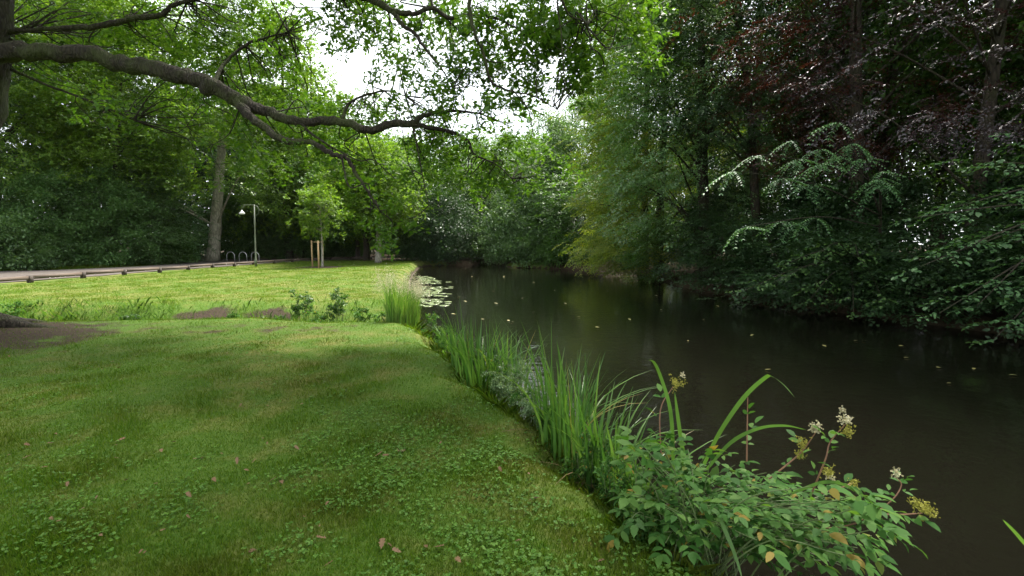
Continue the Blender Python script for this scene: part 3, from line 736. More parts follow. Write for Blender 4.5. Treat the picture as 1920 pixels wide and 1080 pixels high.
# ------------------------------------------------------------------ the old oak at the left
def old_oak():
    bx, by = -9.75, 7.9
    z = hz(bx, by) - .05
    root = empty('oak_tree', (bx, by, z), 'huge old oak at the left edge with a long mossy limb arching across the top', 'tree')
    off = np.array([bx, by, z])
    mb = MB()
    T = np.array([(bx, by, z, .95), (bx + .02, by, z + .5, .62), (bx + .45, by, 2.2, .52), (bx + .95, by + .05, 4.2, .50), (bx + 1.2, by + .15, 6.2, .44), (bx + 1.0, by + .3, 9.5, .34), (bx + 1.1, by + .2, 13, .22), (bx, by, 16.5, .08)])
    Q = smooth_path(T, 6); mb.tube(Q[:, :3] - off, Q[:, 3], 20, .05)
    for k in range(7):                     # root flare
        a = k / 7 * 6.28 + .4
        e = np.array([bx + 1.7 * math.cos(a), by + 1.7 * math.sin(a)]); m_ = np.array([bx + .9 * math.cos(a), by + .9 * math.sin(a)])
        Q = smooth_path(np.array([(bx + .3 * math.cos(a), by + .3 * math.sin(a), z + .65, .22), (*m_, hz(*m_) + .08, .16), (*e, hz(*e) - .06, .06)]), 6)
        mb.tube(Q[:, :3] - off, Q[:, 3], 8, .06)
    mb.build('trunk', M['bark_oak'], root)
    skel = []
    def limb(pts, name='limb', sides=10):  # pts: px, py, distance, thickness in px
        A = np.array([[*PD(a, b, d), t * .72 / 2 / F * d / math.sqrt(1 + ((a - CX) / F) ** 2)] for a, b, d, t in pts])
        Q = smooth_path(A, 6)
        Q[1:-1, :3] += rng.normal(0, 1, (len(Q) - 2, 3)) * (Q[1:-1, 3] * .2)[:, None]
        m_ = MB(); m_.tube(Q[:, :3] - off, Q[:, 3], sides, .09); m_.build(name, M['bark_oak'], root)
        skel.append(Q)
    limb([(-60, 130, 7.9, 80), (20, 98, 7.8, 62), (130, 100, 7.7, 52), (250, 120, 7.6, 48), (340, 140, 7.5, 46), (400, 165, 7.4, 44), (450, 190, 7.4, 40), (500, 210, 7.3, 27), (560, 228, 7.2, 24), (640, 228, 7.2, 22), (690, 243, 7.2, 20), (740, 232, 7.2, 19), (770, 232, 7.2, 17), (800, 215, 7.3, 11), (850, 208, 7.4, 7), (900, 213, 7.5, 4)], sides=14)
    limb([(445, 187, 7.4, 30), (465, 215, 7.2, 24), (500, 242, 7.1, 21), (530, 263, 7.0, 19), (580, 266, 6.9, 15), (625, 290, 6.8, 13), (650, 296, 6.8, 11), (668, 325, 6.8, 9), (690, 360, 6.7, 7), (712, 395, 6.7, 4)])
    limb([(-10, 62, 8.2, 20), (60, 56, 8.1, 14), (130, 52, 8.0, 18), (200, 47, 8.0, 18), (250, 34, 8, 17), (300, 28, 8, 15), (330, 8, 8, 12), (380, -6, 8, 9), (470, -40, 7.7, 7)])
    limb([(770, 233, 7.2, 12), (830, 243, 7.3, 10), (875, 262, 7.4, 7), (890, 290, 7.4, 5), (930, 308, 7.5, 3.5), (960, 335, 7.5, 2.5)])
    limb([(520, -110, 6.4, 30), (620, -40, 6.6, 24), (690, -4, 6.7, 20), (740, 22, 6.7, 15), (780, 25, 6.7, 11), (810, 14, 6.8, 10), (840, 33, 6.8, 9), (875, 28, 6.8, 7), (930, 34, 6.9, 5), (980, 60, 7.0, 3)])
    limb([(738, 20, 6.7, 12), (752, 45, 6.6, 11), (775, 60, 6.6, 9), (800, 95, 6.5, 7), (825, 125, 6.5, 4), (850, 165, 6.5, 2.5)])
    limb([(900, -120, 5.6, 16), (892, -40, 5.8, 12), (880, 5, 5.9, 10), (885, 45, 5.9, 9), (893, 70, 5.9, 8), (908, 105, 6.0, 7), (920, 152, 6.0, 6), (955, 170, 6.0, 4.5), (1000, 180, 6.1, 3.5), (1045, 205, 6.2, 2.5)])
    limb([(960, 168, 6.0, 3.5), (990, 205, 6.0, 3), (1000, 255, 6.0, 2)], 'twig', 6)
    limb([(1060, -90, 5.4, 8), (1045, -10, 5.4, 5.5), (1052, 60, 5.5, 4), (1056, 120, 5.5, 3), (1062, 175, 5.5, 2)], 'twig', 6)
    limb([(1040, -40, 5.5, 7), (1065, 25, 5.6, 5), (1100, 45, 5.7, 3.5), (1108, 100, 5.7, 2)], 'twig', 6)
    limb([(20, 130, 8.2, 12), (90, 160, 8.3, 9), (170, 190, 8.4, 7), (250, 225, 8.5, 4)], 'twig', 6)
    limb([(560, 228, 7.2, 8), (600, 262, 7.0, 6), (670, 300, 6.9, 4), (700, 300, 6.9, 3), (740, 335, 6.8, 2)], 'twig', 6)
    limb([(640, 290, 6.8, 6), (655, 350, 6.6, 4), (690, 345, 6.6, 3.5), (695, 400, 6.6, 2)], 'twig', 6)
    limb([(775, 240, 7.1, 6), (785, 290, 7.0, 4), (795, 345, 7.0, 3), (805, 385, 7.0, 2)], 'twig', 6)
    limb([(400, 165, 7.4, 14), (420, 120, 7.8, 10), (470, 80, 8.1, 7), (540, 60, 8.4, 4)], 'twig', 6)
    limb([(640, 228, 7.2, 10), (660, 190, 7.4, 7), (720, 170, 7.6, 5), (760, 180, 7.7, 3)], 'twig', 6)
    allq = np.concatenate(skel)
    # leafy twigs: (px box, distance range, number)
    reg = [((60, 0, 430, 70), (8.2, 10.5), 40), ((90, 150, 420, 240), (8.3, 10.5), 16), ((330, 0, 560, 150), (8.2, 10.5), 40), ((400, 170, 620, 320), (7.7, 9.8), 30),
           ((580, 175, 740, 222), (7.5, 9.0), 18), ((640, 0, 900, 80), (6.9, 8.4), 28), ((760, 90, 1010, 190), (6.3, 7.8), 27), ((900, -20, 1090, 100), (6.2, 7.6), 25),
           ((780, 195, 1040, 320), (7.5, 8.8), 40), ((600, 280, 900, 380), (7.0, 8.4), 20), ((1000, 60, 1110, 180), (6.0, 7.0), 15), ((540, -10, 680, 40), (7.0, 8.4), 10),
           ((1040, -20, 1230, 70), (6.2, 7.4), 20), ((840, 300, 1000, 350), (7.4, 8.4), 9), ((660, 390, 760, 440), (6.8, 7.4), 5)]
    pos, yaw, pit = [], [], []
    tw = MB()
    for (x0, y0, x1, y1), (d0, d1), n in reg:
        for k in range(n):
            c = PD(rng.uniform(x0, x1), rng.uniform(y0, y1), rng.uniform(d0, d1))
            j = np.argmin(((allq[:, :3] - c) ** 2).sum(1) + (allq[:, 3] > .12) * .3)
            a = allq[j, :3]
            dl = np.linalg.norm(c - a)
            if dl > .15:
                m1 = a + (c - a) * .35 + rng.normal(0, .13, 3) * dl; m2 = a + (c - a) * .7 + rng.normal(0, .10, 3) * dl
                Q = smooth_path(np.column_stack([np.array([a, m1, m2, c]) - off, [min(.016, .005 + .006 * dl), .008, .006, .003]]), 4)
                tw.tube(Q[:, :3], Q[:, 3], 5, 0, False)
            dv = c - a
            for s in range(rng.integers(2, 5)):
                pos.append(c - off + rng.normal(0, .18, 3)); yaw.append(math.atan2(dv[1], dv[0]) + rng.normal(0, .9)); pit.append(rng.normal(-.12, .3))
    tw.build('twigs', M['bark_oak'], root)
    n = len(pos)
    Pl = place_sprays(np.array(pos), np.array(yaw), np.array(pit), rng.normal(0, .4, n), rng.uniform(.7, 1.2, n), templates('oak', .40, .084, 'oak'))
    leaf_obj('foliage', Pl, M['leaf_oak'], root)
    # unseen rest of the crown, above the picture, shaped to shade the near lawn
    nc = 270
    az = rng.uniform(-math.pi, math.pi, nc); rr = 11.0 * rng.uniform(.1, 1, nc) ** .6; h = rng.uniform(6.6, 16, nc)
    rr *= np.sqrt(np.clip(1 - ((h - 9) / 9.5) ** 2, .05, 1))
    cc = np.stack([rr * np.cos(az) + 3.5, rr * np.sin(az) - 1, h], -1)
    keep = h > 2.8 + .53 * (cc[:, 1] + by)
    cc = cc[keep & (cc[:, 0] > -2.5)]; nc = len(cc)
    up = MB()
    for k in range(0, nc, 4):
        a = np.array([0, .1, max(4.5, cc[k, 2] - 3)]); md = (a + cc[k]) / 2 + np.array([0, 0, .5]) + rng.normal(0, .3, 3)
        Q = smooth_path(np.column_stack([np.array([a, md, cc[k]]), [.16, .09, .03]]), 5); up.tube(Q[:, :3], Q[:, 3], 7, .05)
    up.build('limb', M['bark_oak'], root)
    pos = np.repeat(cc, 9, 0) + rng.normal(0, 1, (nc * 9, 3)) * np.array([1.1, 1.1, .5]); n = len(pos)
    leaf_obj('crown', place_sprays(pos, np.arctan2(pos[:, 1], pos[:, 0]) + rng.normal(0, .6, n), rng.normal(0, .25, n), rng.normal(0, .3, n), rng.uniform(.8, 1.2, n), templates('oak', .9, .2, 'rhomb')), M['leaf_oak'], root)
old_oak()

# ------------------------------------------------------------------ rail, lamp, bicycle stands, staked tree
def low_rail():
    ys_ = [14.6, 17.1, 19.7, 22.1, 24.4, 26.8, 29.1, 31.4, 33.8, 36.2, 38.6, 41.0, 43.4, 45.8, 48.2, 50.6]
    xx = lambda y: float(np.interp(y, [14, 36, 42, 47, 52], [-19.95, -19.5, -18.6, -16.9, -14.0]))
    root = empty('low_rail_fence', (xx(ys_[0]), ys_[0], 0), 'low weathered timber rail on short dark posts between lawn and path', 'fence')
    ox, oy = xx(ys_[0]), ys_[0]
    for i, y in enumerate(ys_):
        mb = MB(); x = xx(y); zz = hz(x, y)
        mb.box((x - ox, y - oy, zz + .13), (.17, .17, .34), rng.normal(0, .06), .02); mb.build('post', M['post_wood'], root, smooth=False)
        if i + 1 < len(ys_):
            y2 = ys_[i + 1]; x2 = xx(y2); mb = MB()
            a = math.atan2(y2 - y, x2 - x); L = math.hypot(x2 - x, y2 - y)
            mb.box(((x + x2) / 2 - ox - .0, (y + y2) / 2 - oy, zz + .225), (L - .19, .12, .15), a, .0); mb.build('rail', M['rail_wood'], root, smooth=False)
low_rail()

def street_lamp():
    b = PZ(480, 500); x, y = b[0], b[1]; z = hz(x, y)
    root = empty('street_lamp', (x, y, z), 'slender pale green lamp post with curled arm and white bell shade by the path', 'lamp')
    k = y / F; Hh = 115 * k
    mb = MB(); mb.tube([(0, 0, 0), (0, 0, Hh * .12), (0.01, 0, Hh * .13), (.05, 0, Hh * .6), (.08, 0, Hh)], [.085, .085, .052, .044, .036], 14); mb.build('pole', M['green_paint'], root)
    mb = MB()
    a = np.linspace(0, 1, 14)
    mb.tube(np.stack([.08 - 21 * k * a, a * 0, Hh - .02 + .0 * a], -1), .02, 8)
    th = np.linspace(math.pi * .5, -math.pi * .42, 14)          # the curl on the right
    mb.tube(np.stack([.08 + 8.5 * k * np.cos(th), th * 0, Hh - 11 * k + 10 * k * np.sin(th)], -1), .018, 8)
    th = np.linspace(math.pi * .55, math.pi * 1.02, 10)         # gooseneck carrying the shade
    mb.tube(np.stack([.08 - 18 * k + 5.5 * k * np.cos(th), th * 0, Hh - 9.5 * k + 6 * k * np.sin(th)], -1), .018, 8)
    mb.tube([(.08 - 18 * k, 0, Hh - .02), (.08 - 18 * k, 0, Hh - 4 * k)], .016, 6)
    mb.build('arm', M['green_paint'], root)
    sx = .08 - 23.4 * k; sz = Hh - 10 * k
    mb = MB(); mb.tube([(sx, 0, sz), (sx, 0, sz - 2 * k), (sx, 0, sz - 3.2 * k), (sx, 0, sz - 4.5 * k), (sx, 0, sz - 7 * k), (sx, 0, sz - 8 * k)], [.03, .06, .10, .17, .19, .14], 18)
    mb.build('lamp_shade', M['lamp_white'], root)
street_lamp()

def hoop_mesh():
    mb = MB(); w_, h_ = .34, .85
    th = np.linspace(math.pi, 0, 12)
    P = [(-w_, 0, -.1), (-w_, 0, h_ - w_)] + [(w_ * math.cos(t_), 0, h_ - w_ + w_ * math.sin(t_)) for t_ in th[1:-1]] + [(w_, 0, h_ - w_), (w_, 0, -.1)]
    mb.tube(P, .028, 10)
    return mb
first = None
for px, lb in ((433, 'left'), (456, 'middle'), (479, 'right')):
    b = PZ(px, 491); z = hz(b[0], b[1])
    if first is None: first = o_ = hoop_mesh().build('bicycle_stand', M['steel'])
    else: o_ = first.copy(); COL.objects.link(o_)
    o_.location = (b[0], b[1], z + .03)
    tag(o_, {'left': 'grey steel bicycle hoop nearest the pale leaning trunk', 'middle': 'grey steel bicycle hoop between two other hoops', 'right': 'grey steel bicycle hoop half behind the lamp post'}[lb], 'bicycle stand', 'bicycle stands beside the path')

def staked_tree():
    x, y = stx + .1, sty + .15; z = hz(x, y)
    root = empty('tree_support', (x, y, z), 'three pale wooden stakes tied with thin crossbars round the young lawn tree', 'tree stake')
    pts = [PZ(586, 500), PZ(598, 502.5), PZ(606, 500.5)]
    tops = []
    for p_, hgt_ in zip(pts, (49, 51, 50)):
        mb = MB(); kx, ky = p_[0] - x, p_[1] - y; hh = hgt_ / F * p_[1]
        mb.tube([(kx, ky, -.2), (kx, ky, hh)], [.055, .05], 10); mb.build('stake', M['stake_wood'], root); tops.append(np.array([kx, ky, hh - .12]))
    for a, b in ((0, 1), (1, 2), (2, 0)):
        mb = MB(); mb.tube([tops[a] + (tops[b] - tops[a]) * .05, tops[b] - (tops[b] - tops[a]) * .05], .022, 6); mb.build('crossbar', M['stake_wood'], root)
    tree('young_tree', 'young yellow green lawn tree held between three wooden stakes', 'tree', stx + .06, sty + .30, 6.0, 1.25, 2.5, .08, 'oak', .13, .55, 36, 6, 'leaf_lime', 'bark_grey', spread=.4, limbs=16, flat=.8, wob=.05)
staked_tree()
# ------------------------------------------------------------------ lawn: grass and clover
pat = lambda x, y: .5 + .5 * np.sin(x * 1.9 + 1.3 * np.sin(y * 1.1)) * np.sin(y * 1.6 + 1.1 * np.sin(x * .9))
def grass_patch(name, n, sampler, hmin, hmax, wid, mat, nseg=1, lean=.6):
    x, y, sc = sampler(n); n = len(x)
    z = hgt(x, y)
    az = rng.uniform(0, 6.28, n); h = rng.uniform(hmin, hmax, n) * sc * (.62 + .75 * pat(x * 2.3 + 1, y * 2.6) ** 2)
    le = rng.uniform(.1, lean, n) * h
    side = np.stack([-np.sin(az), np.cos(az), 0 * az], -1) * (wid * sc * rng.uniform(.7, 1.3, n))[:, None] / 2
    base = np.stack([x, y, z - .004], -1)
    mid = base + np.stack([np.cos(az) * le * .35, np.sin(az) * le * .35, h * .6], -1)
    tip = base + np.stack([np.cos(az) * le, np.sin(az) * le, h], -1)
    V = np.stack([base - side, base + side, mid + side * .75, tip, mid - side * .75], 1)
    return tag(mesh_np(name, V.reshape(-1, 3), [np.arange(n * 5).reshape(n, 5)], M[mat]), kind='stuff')
def view_sampler(y0, y1, x0, x1, powr, ok):
    def f(n):
        u = rng.uniform(0, 1, n); a, b = y0 ** (1 - powr), y1 ** (1 - powr)
        y = (a + (b - a) * u) ** (1 / (1 - powr))
        lo = np.maximum(x0, -1.12 * y - .4); hi = np.minimum(x1, 1.1 * y)
        x = lo + (hi - lo) * rng.uniform(0, 1, n)
        k = ok(x, y); x, y = x[k], y[k]
        return x, y, (1 + .06 * np.maximum(y - 3, 0))
    return f
def bare(x, y):                            # chance that grass grows
    o_ = np.hypot(x + 9.0, y - 7.7)
    v = 1 - .97 * np.exp(-(o_ / 2.0) ** 2)
    v = v * (1 - .5 * np.exp(-((y - 9.0) / 1.0) ** 2))
    d = ditch(x, y)
    v = v * (1 - .97 * np.minimum(1, 2 * d) * np.exp(-((x + 8.0) / .6) ** 2)) * (1 - .97 * np.minimum(1, 2 * d) * np.exp(-((x + 6.3) / .55) ** 2))
    v = v * (1 - (np.hypot(x - stx, y - sty) < 1.7) * .98)
    return v
okl = lambda x, y: (pond_sd(x, y) > .06) & (x > -19.6) & (rng.uniform(size=len(x)) < bare(x, y) * (.55 + .45 * pat(x, y)))
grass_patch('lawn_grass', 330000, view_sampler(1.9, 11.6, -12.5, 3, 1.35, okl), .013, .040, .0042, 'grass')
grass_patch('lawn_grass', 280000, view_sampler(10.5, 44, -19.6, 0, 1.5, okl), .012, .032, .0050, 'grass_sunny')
okd = lambda x, y: (pond_sd(x, y) > .05) & (rng.uniform(size=len(x)) < ditch(x, y) * bare(x, y) * (.25 + .75 * pat(x * 1.3, y)) * np.where(x < -8.9, 1.0, .35))
grass_patch('ditch_grass', 60000, view_sampler(10.2, 13.4, -15.5, -1.5, 1.2, okd), .04, .15, .004, 'tall_grass', lean=.8)
oke = lambda x, y: (np.abs(pond_sd(x, y) - .22) < .26) & (rng.uniform(size=len(x)) < .7)
grass_patch('bank_grass', 60000, view_sampler(1.9, 14, -3.5, 2.2, 1.3, oke), .03, .15, .0042, 'grass', lean=1.2)
okv = lambda x, y: (x > -30) & (x < -26.8)
def verge(n):
    y = rng.uniform(26, 42, n); x = np.interp(y, [26, 32, 36, 40, 42], [-30, -27.0, -27.2, -27.8, -29]) - rng.uniform(0, 2.2, n)
    return x, y, np.full(n, 2.0)
grass_patch('verge_grass', 26000, verge, .05, .13, .010, 'grass')

def clover(name, n, sampler):
    x, y, sc = sampler(n); n = len(x); z = hgt(x, y) + rng.uniform(.012, .038, n)
    k = 6
    th = np.arange(k) / k * 2 * math.pi
    P = []
    a0 = rng.uniform(0, 6.28, n)
    for j in range(3):
        a = a0 + j * 2.094; r = rng.uniform(.0035, .009, n) * sc
        c = np.stack([x + np.cos(a) * r * 1.05, y + np.sin(a) * r * 1.05, z + rng.normal(0, .003, n)], -1)
        tx, ty = rng.normal(0, .3, n), rng.normal(0, .3, n)
        q = np.stack([np.cos(th)[None] * r[:, None], np.sin(th)[None] * r[:, None]], -1)
        zz = q[..., 0] * tx[:, None] + q[..., 1] * ty[:, None]
        P.append(np.concatenate([q + c[:, None, :2], (zz + c[:, None, 2])[..., None]], -1))
    P = np.concatenate(P)
    tag(leaf_obj(name, P, M['clover']), kind='stuff')
okc = lambda x, y: (pond_sd(x, y) > .15) & (rng.uniform(size=len(x)) < sm(.35, .9, pat(x * .8 + 2, y * .9 + 1) * .6 + .4 * pat(x * 3.1, y * 3.7 + 2)) * bare(x, y) * (.25 + .75 * sm(-4.5, -1.0, x + .3 * y - 1.2)))
clover('clover', 38000, view_sampler(1.9, 10, -9, 3, 1.5, okc))

# fallen leaves on the lawn
tl = []
for k, (px, py) in enumerate([(365, 775), (455, 762), (215, 830), (40, 865), (380, 868), (320, 838), (235, 905), (715, 1040), (990, 942), (865, 1062), (700, 860), (812, 1028), (610, 1020), (530, 915), (152, 682),
                              (445, 880), (580, 830), (505, 762), (285, 915), (1120, 1060), (905, 900), (560, 900), (260, 1050), (100, 980), (735, 1030), (470, 880)] + [(rng.uniform(10, 1050), rng.uniform(640, 1070)) for _ in range(70)]):
    x, y = PZ(px, py)[:2]
    if pond_sd(np.array([x]), np.array([y]))[0] < .7: continue
    if len(tl) < 5:
        P = leaves(np.zeros((1, 3)), np.array([[1.0, 0, .12]]), np.array([[0, .2, 1.0]]), np.array([.075]), np.array([.042]), 'oak', -.35 + .12 * len(tl))
        o_ = leaf_obj('fallen_leaf', P, M['litter']); tl.append(o_)
    else:
        o_ = tl[k % 5].copy(); COL.objects.link(o_)
    o_.location = (x, y, hz(x, y) + rng.uniform(.012, .034)); o_.rotation_euler = (rng.normal(0, .2), rng.normal(0, .2), rng.uniform(0, 6.28)); s_ = rng.uniform(.65, 1.0) if k < 14 else rng.uniform(.3, .75); o_.scale = (s_, s_, s_)
    tag(o_, 'dry brown curled leaf lying on the shaded lawn', 'fallen leaf', 'dry leaves scattered on the lawn')

# ------------------------------------------------------------------ plants on the bank
def blade_pts(b, az, h, reach, n=8, curl=1.0):
    s = np.linspace(0, 1, n)
    return np.stack([b[0] + math.cos(az) * reach * s ** 2, b[1] + math.sin(az) * reach * s ** 2, b[2] + h * (s - .35 * curl * reach / max(h, .1) * s ** 3)], -1)
def foot(px, py):                          # the foot of a bank plant seen at a pixel
    x, y = PZ(px, py, -.08)[:2]
    return x, y, hz(x, y)
def iris(px, py, top, nb, rad, label, seed, grp='sword leaved clumps on the near bank'):
    x, y, z = foot(px, py)
    root = empty('iris_clump', (x, y, z), label, 'plant', grp)
    Hh = (py - top) / F * y - .08 - z
    mb = MB()
    for k in range(nb):
        a = rng.uniform(0, 6.28); r = rad * math.sqrt(rng.uniform(0, 1))
        bx, by = r * math.cos(a), r * math.sin(a) * 1.6
        h = Hh * rng.uniform(.5, 1.0); rc = h * rng.choice([rng.uniform(.03, .25), rng.uniform(.25, .75)], p=[.5, .5])
        az = a + rng.normal(0, .7)
        P = blade_pts((bx, by, hz(x + bx, y + by) - z - .03), az, h, rc, 9)
        wd = rng.uniform(.013, .026) * np.array([.8, 1, 1, .95, .85, .72, .55, .32, .04]) * (1 + y * .03)
        sd_ = np.array([-math.sin(az + .5), math.cos(az + .5), 0])
        mb.blade(P, wd, sd_)
    mb.build('blades', M['blade'], root)
    mb = MB()
    for k in range(max(3, nb // 14)):      # last year's stalks, bent and brown
        a = rng.uniform(0, 6.28); r = rad * math.sqrt(rng.uniform(0, 1)); bx, by = r * math.cos(a), r * math.sin(a) * 1.6
        P = blade_pts((bx, by, hz(x + bx, y + by) - z - .02), a, Hh * rng.uniform(.2, .5), Hh * rng.uniform(.3, .8), 8, 1.6)
        mb.blade(P, rng.uniform(.008, .014) * np.array([1, 1, .9, .8, .7, .5, .3, .05]), np.array([-math.sin(a), math.cos(a), 0]))
    mb.build('dead_blades', M['litter'], root)
    return root
iris(905, 690, 572, 170, .42, 'dense sword leaved clump farthest along the near bank', 1)
iris(955, 690, 585, 70, .26, 'thin sword leaved clump at the water side of the farthest clump', 2)
iris(1055, 805, 588, 120, .25, 'tallest dense sword leaved clump in the middle of the bank', 3)
iris(1115, 845, 640, 80, .24, 'arching sword leaved clump right of the tallest one', 4)
iris(1165, 885, 725, 45, .18, 'short thin sword leaved tuft left of the leafy bush', 5)
iris(850, 640, 575, 40, .2, 'small sword leaved tuft where the lawn corner meets the pond', 6)

def big_blade(name, pts, wid, label, grp='single long blades rising over the leafy bush'):
    P = smooth_path(np.array([PD(a, b, d) for a, b, d in pts]), 5); b0 = P[0].copy(); n = len(P)
    wd = np.interp(np.linspace(0, 1, n), [0, .3, .75, .93, 1], [.8, 1, .75, .4, .03]) * wid
    tdir = unit(P[-1] - P[0]); sdv = unit(np.cross(tdir, np.array([0, 1.0, .15])))
    mb = MB(); mb.blade(P - b0, wd, unit(sdv + np.array([0, .35, 0]))); o_ = mb.build(name, M['blade'])
    o_.location = tuple(b0); tag(o_, label, 'reed leaf', grp)
big_blade('reed_leaf', [(1262, 935, 2.75), (1262, 850, 2.75), (1257, 770, 2.7), (1240, 710, 2.7), (1225, 678, 2.65), (1208, 676, 2.6)], .022, 'tall green reed leaf with bent tip rising left of the olive flower head')
big_blade('reed_leaf', [(1290, 940, 2.8), (1282, 860, 2.8), (1272, 790, 2.8), (1265, 735, 2.8)], .026, 'stiff upright reed leaf directly below the olive flower head')
big_blade('reed_leaf', [(1320, 870, 2.7), (1350, 810, 2.65), (1395, 745, 2.6), (1435, 708, 2.55), (1448, 706, 2.5), (1470, 722, 2.45), (1490, 745, 2.4)], .024, 'long slanting reed leaf with snapped drooping tip over the water')
big_blade('reed_leaf', [(1325, 880, 2.6), (1370, 830, 2.55), (1420, 804, 2.5), (1470, 798, 2.45), (1512, 806, 2.4)], .020, 'arching pale reed leaf ending at a white flower head')
big_blade('reed_leaf', [(1485, 925, 2.4), (1540, 905, 2.35), (1580, 908, 2.3), (1620, 930, 2.25), (1650, 955, 2.2)], .018, 'low arching reed leaf at the water side of the leafy bush')
big_blade('reed_leaf', [(1345, 960, 2.2), (1362, 1000, 2.15), (1378, 1040, 2.1), (1392, 1085, 2.05)], .022, 'reed leaf folded downwards across the front of the leafy bush')
big_blade('reed_leaf', [(1022, 830, 4.0), (1022, 800, 3.95), (1030, 772, 3.9), (1040, 762, 3.85)], .030, 'short broad reed leaf on the lawn side of the tallest clump')
big_blade('reed_leaf', [(1930, 1030, 2.2), (1905, 1000, 2.2), (1880, 974, 2.2)], .016, 'green reed tip entering at the right edge above the water')
big_blade('reed_leaf', [(1212, 1000, 2.7), (1208, 965, 2.7), (1205, 935, 2.7)], .018, 'short pale reed stalk on the lawn side of the leafy bush')

def weed(px, py, rx, top, n, leaf, mat, label, name='weed_clump', shape='oval', z=-.02, grp='leafy weeds on the near bank', kind='loose', lay=.5):
    x, y, zz = foot(px, py)
    root = empty(name, (x, y, zz), label, 'plant', grp)
    Hh = (py - top) / F * y - .08 - zz; Rr = rx / F * y
    mb = MB(); pos = []; yaw = []; pit = []
    ns_ = max(6, n // 5)
    for k in range(ns_):
        a = rng.uniform(0, 6.28); r = Rr * math.sqrt(rng.uniform(0, 1)); hh = Hh * rng.uniform(.45, 1.0) * (1 - .35 * (r / Rr) ** 2)
        e = np.array([r * math.cos(a), r * math.sin(a), 0]); e[2] = max(hz(x + e[0], y + e[1]), WZ) - zz
        st = np.array([e[0] * .45, e[1] * .45, 0]); st[2] = max(hz(x + st[0], y + st[1]), WZ) - zz - .02
        tp = np.array([e[0], e[1], e[2] * .6 + hh])
        Q = smooth_path(np.array([st, (st + tp) / 2 + np.array([0, 0, .1 * hh]), tp]), 4)
        mb.tube(Q, np.linspace(.005, .002, len(Q)), 5, 0, False)
        for j in range(max(2, n // ns_)):
            f = rng.uniform(.25, 1) ** .7
            pos.append(Q[int(f * (len(Q) - 1))] + rng.normal(0, .015, 3)); yaw.append(rng.uniform(0, 6.28)); pit.append(rng.normal(.1, .3))
    mb.build('stems', M['stem_green'], root)
    m_ = len(pos)
    P = place_sprays(np.array(pos), np.array(yaw), np.array(pit), rng.normal(0, .3, m_), rng.uniform(.6, 1.1, m_), templates(kind, leaf * 2.6, leaf, shape))
    gz = np.maximum(hgt(P[:, 0, 0] + x, P[:, 0, 1] + y), WZ) - zz
    P = P[P[..., 2].min(1) > gz + .004]
    leaf_obj('leaves', P, M[mat], root)
    return root
weed(820, 625, 28, 578, 46, .035, 'leaf_weed', 'small leafy green weed clump at the lawn corner by the pond')
weed(965, 725, 62, 628, 120, .026, 'leaf_pale', 'pale feathery fine leaved plant between two sword leaved clumps', 'cow_parsley', 'rhomb')
weed(920, 690, 45, 632, 40, .030, 'leaf_weed', 'leafy green plant woven through the farthest sword leaved clump')
weed(1110, 870, 45, 770, 44, .026, 'leaf_weed', 'bright green leafy plant at the foot of the arching sword leaved clump')
weed(1030, 800, 40, 740, 34, .024, 'leaf_weed', 'low leafy plant at the foot of the tallest sword leaved clump')
weed(1190, 960, 45, 850, 40, .026, 'leaf_weed', 'dark low leafy plant at the lawn side of the big flowering bush')
for a in ((880, 668, 30, 615, 50, .026, 'leaf_weed', 'leafy weeds tucked behind the farthest sword leaved clump'), (995, 760, 40, 700, 54, .024, 'leaf_weed', 'leafy weeds at the lawn edge below the pale feathery plant'),
          (1090, 860, 40, 790, 50, .024, 'leaf_weed', 'leafy weeds on the lawn side between tallest and arching sword clumps'), (1150, 920, 42, 830, 54, .026, 'leaf_weed', 'leafy weeds at the foot of the short sword leaved tuft'),
          (1180, 860, 36, 790, 40, .026, 'leaf_weed', 'leafy weeds at the water side of the short sword leaved tuft'), (1235, 1010, 48, 930, 54, .026, 'leaf_weed', 'low leafy weeds in front of the flowering bush at the lawn')): weed(*a)
for a in ((835, 650, 26, 600, 44, .028, 'leaf_weed', 'leafy weeds at the lawn edge before the small sword leaved tuft'), (940, 715, 36, 650, 60, .026, 'leaf_weed', 'leafy weeds at the lawn side of the farthest sword leaved clump'),
          (1010, 790, 34, 725, 54, .024, 'leaf_pale', 'pale low weeds at the lawn side of the tallest sword leaved clump')): weed(*a)
weed(568, 583, 22, 520, 44, .055, 'leaf_green', 'upright dark leafy sapling on the ditch edge, left one of two', grp='leafy plants along the ditch', lay=.8)
weed(638, 583, 24, 535, 40, .055, 'leaf_green', 'upright dark leafy sapling on the ditch edge, nearer the tall grass', grp='leafy plants along the ditch')
weed(600, 586, 34, 560, 40, .045, 'leaf_weed', 'low leafy plant between the two dark saplings', grp='leafy plants along the ditch')
weed(690, 585, 30, 562, 40, .045, 'leaf_weed', 'low leafy plant left of the drain hole', grp='leafy plants along the ditch')
weed(757, 590, 34, 545, 90, .05, 'leaf_weed', 'leafy plant at the foot of the tall seeding grass', grp='leafy plants along the ditch')
weed(520, 588, 28, 574, 30, .040, 'leaf_pale', 'pale low leafy plant right of the bare soil in the ditch', grp='leafy plants along the ditch')
weed(425, 596, 22, 580, 26, .045, 'leaf_weed', 'bright green tuft between the two bare soil patches', grp='leafy plants along the ditch')
weed(235, 602, 26, 585, 30, .045, 'leaf_green', 'dark green dock plant in the long ditch grass', grp='leafy plants along the ditch')
weed(25, 580, 26, 560, 30, .05, 'leaf_weed', 'green leafy plant at the left end of the ditch', grp='leafy plants along the ditch')

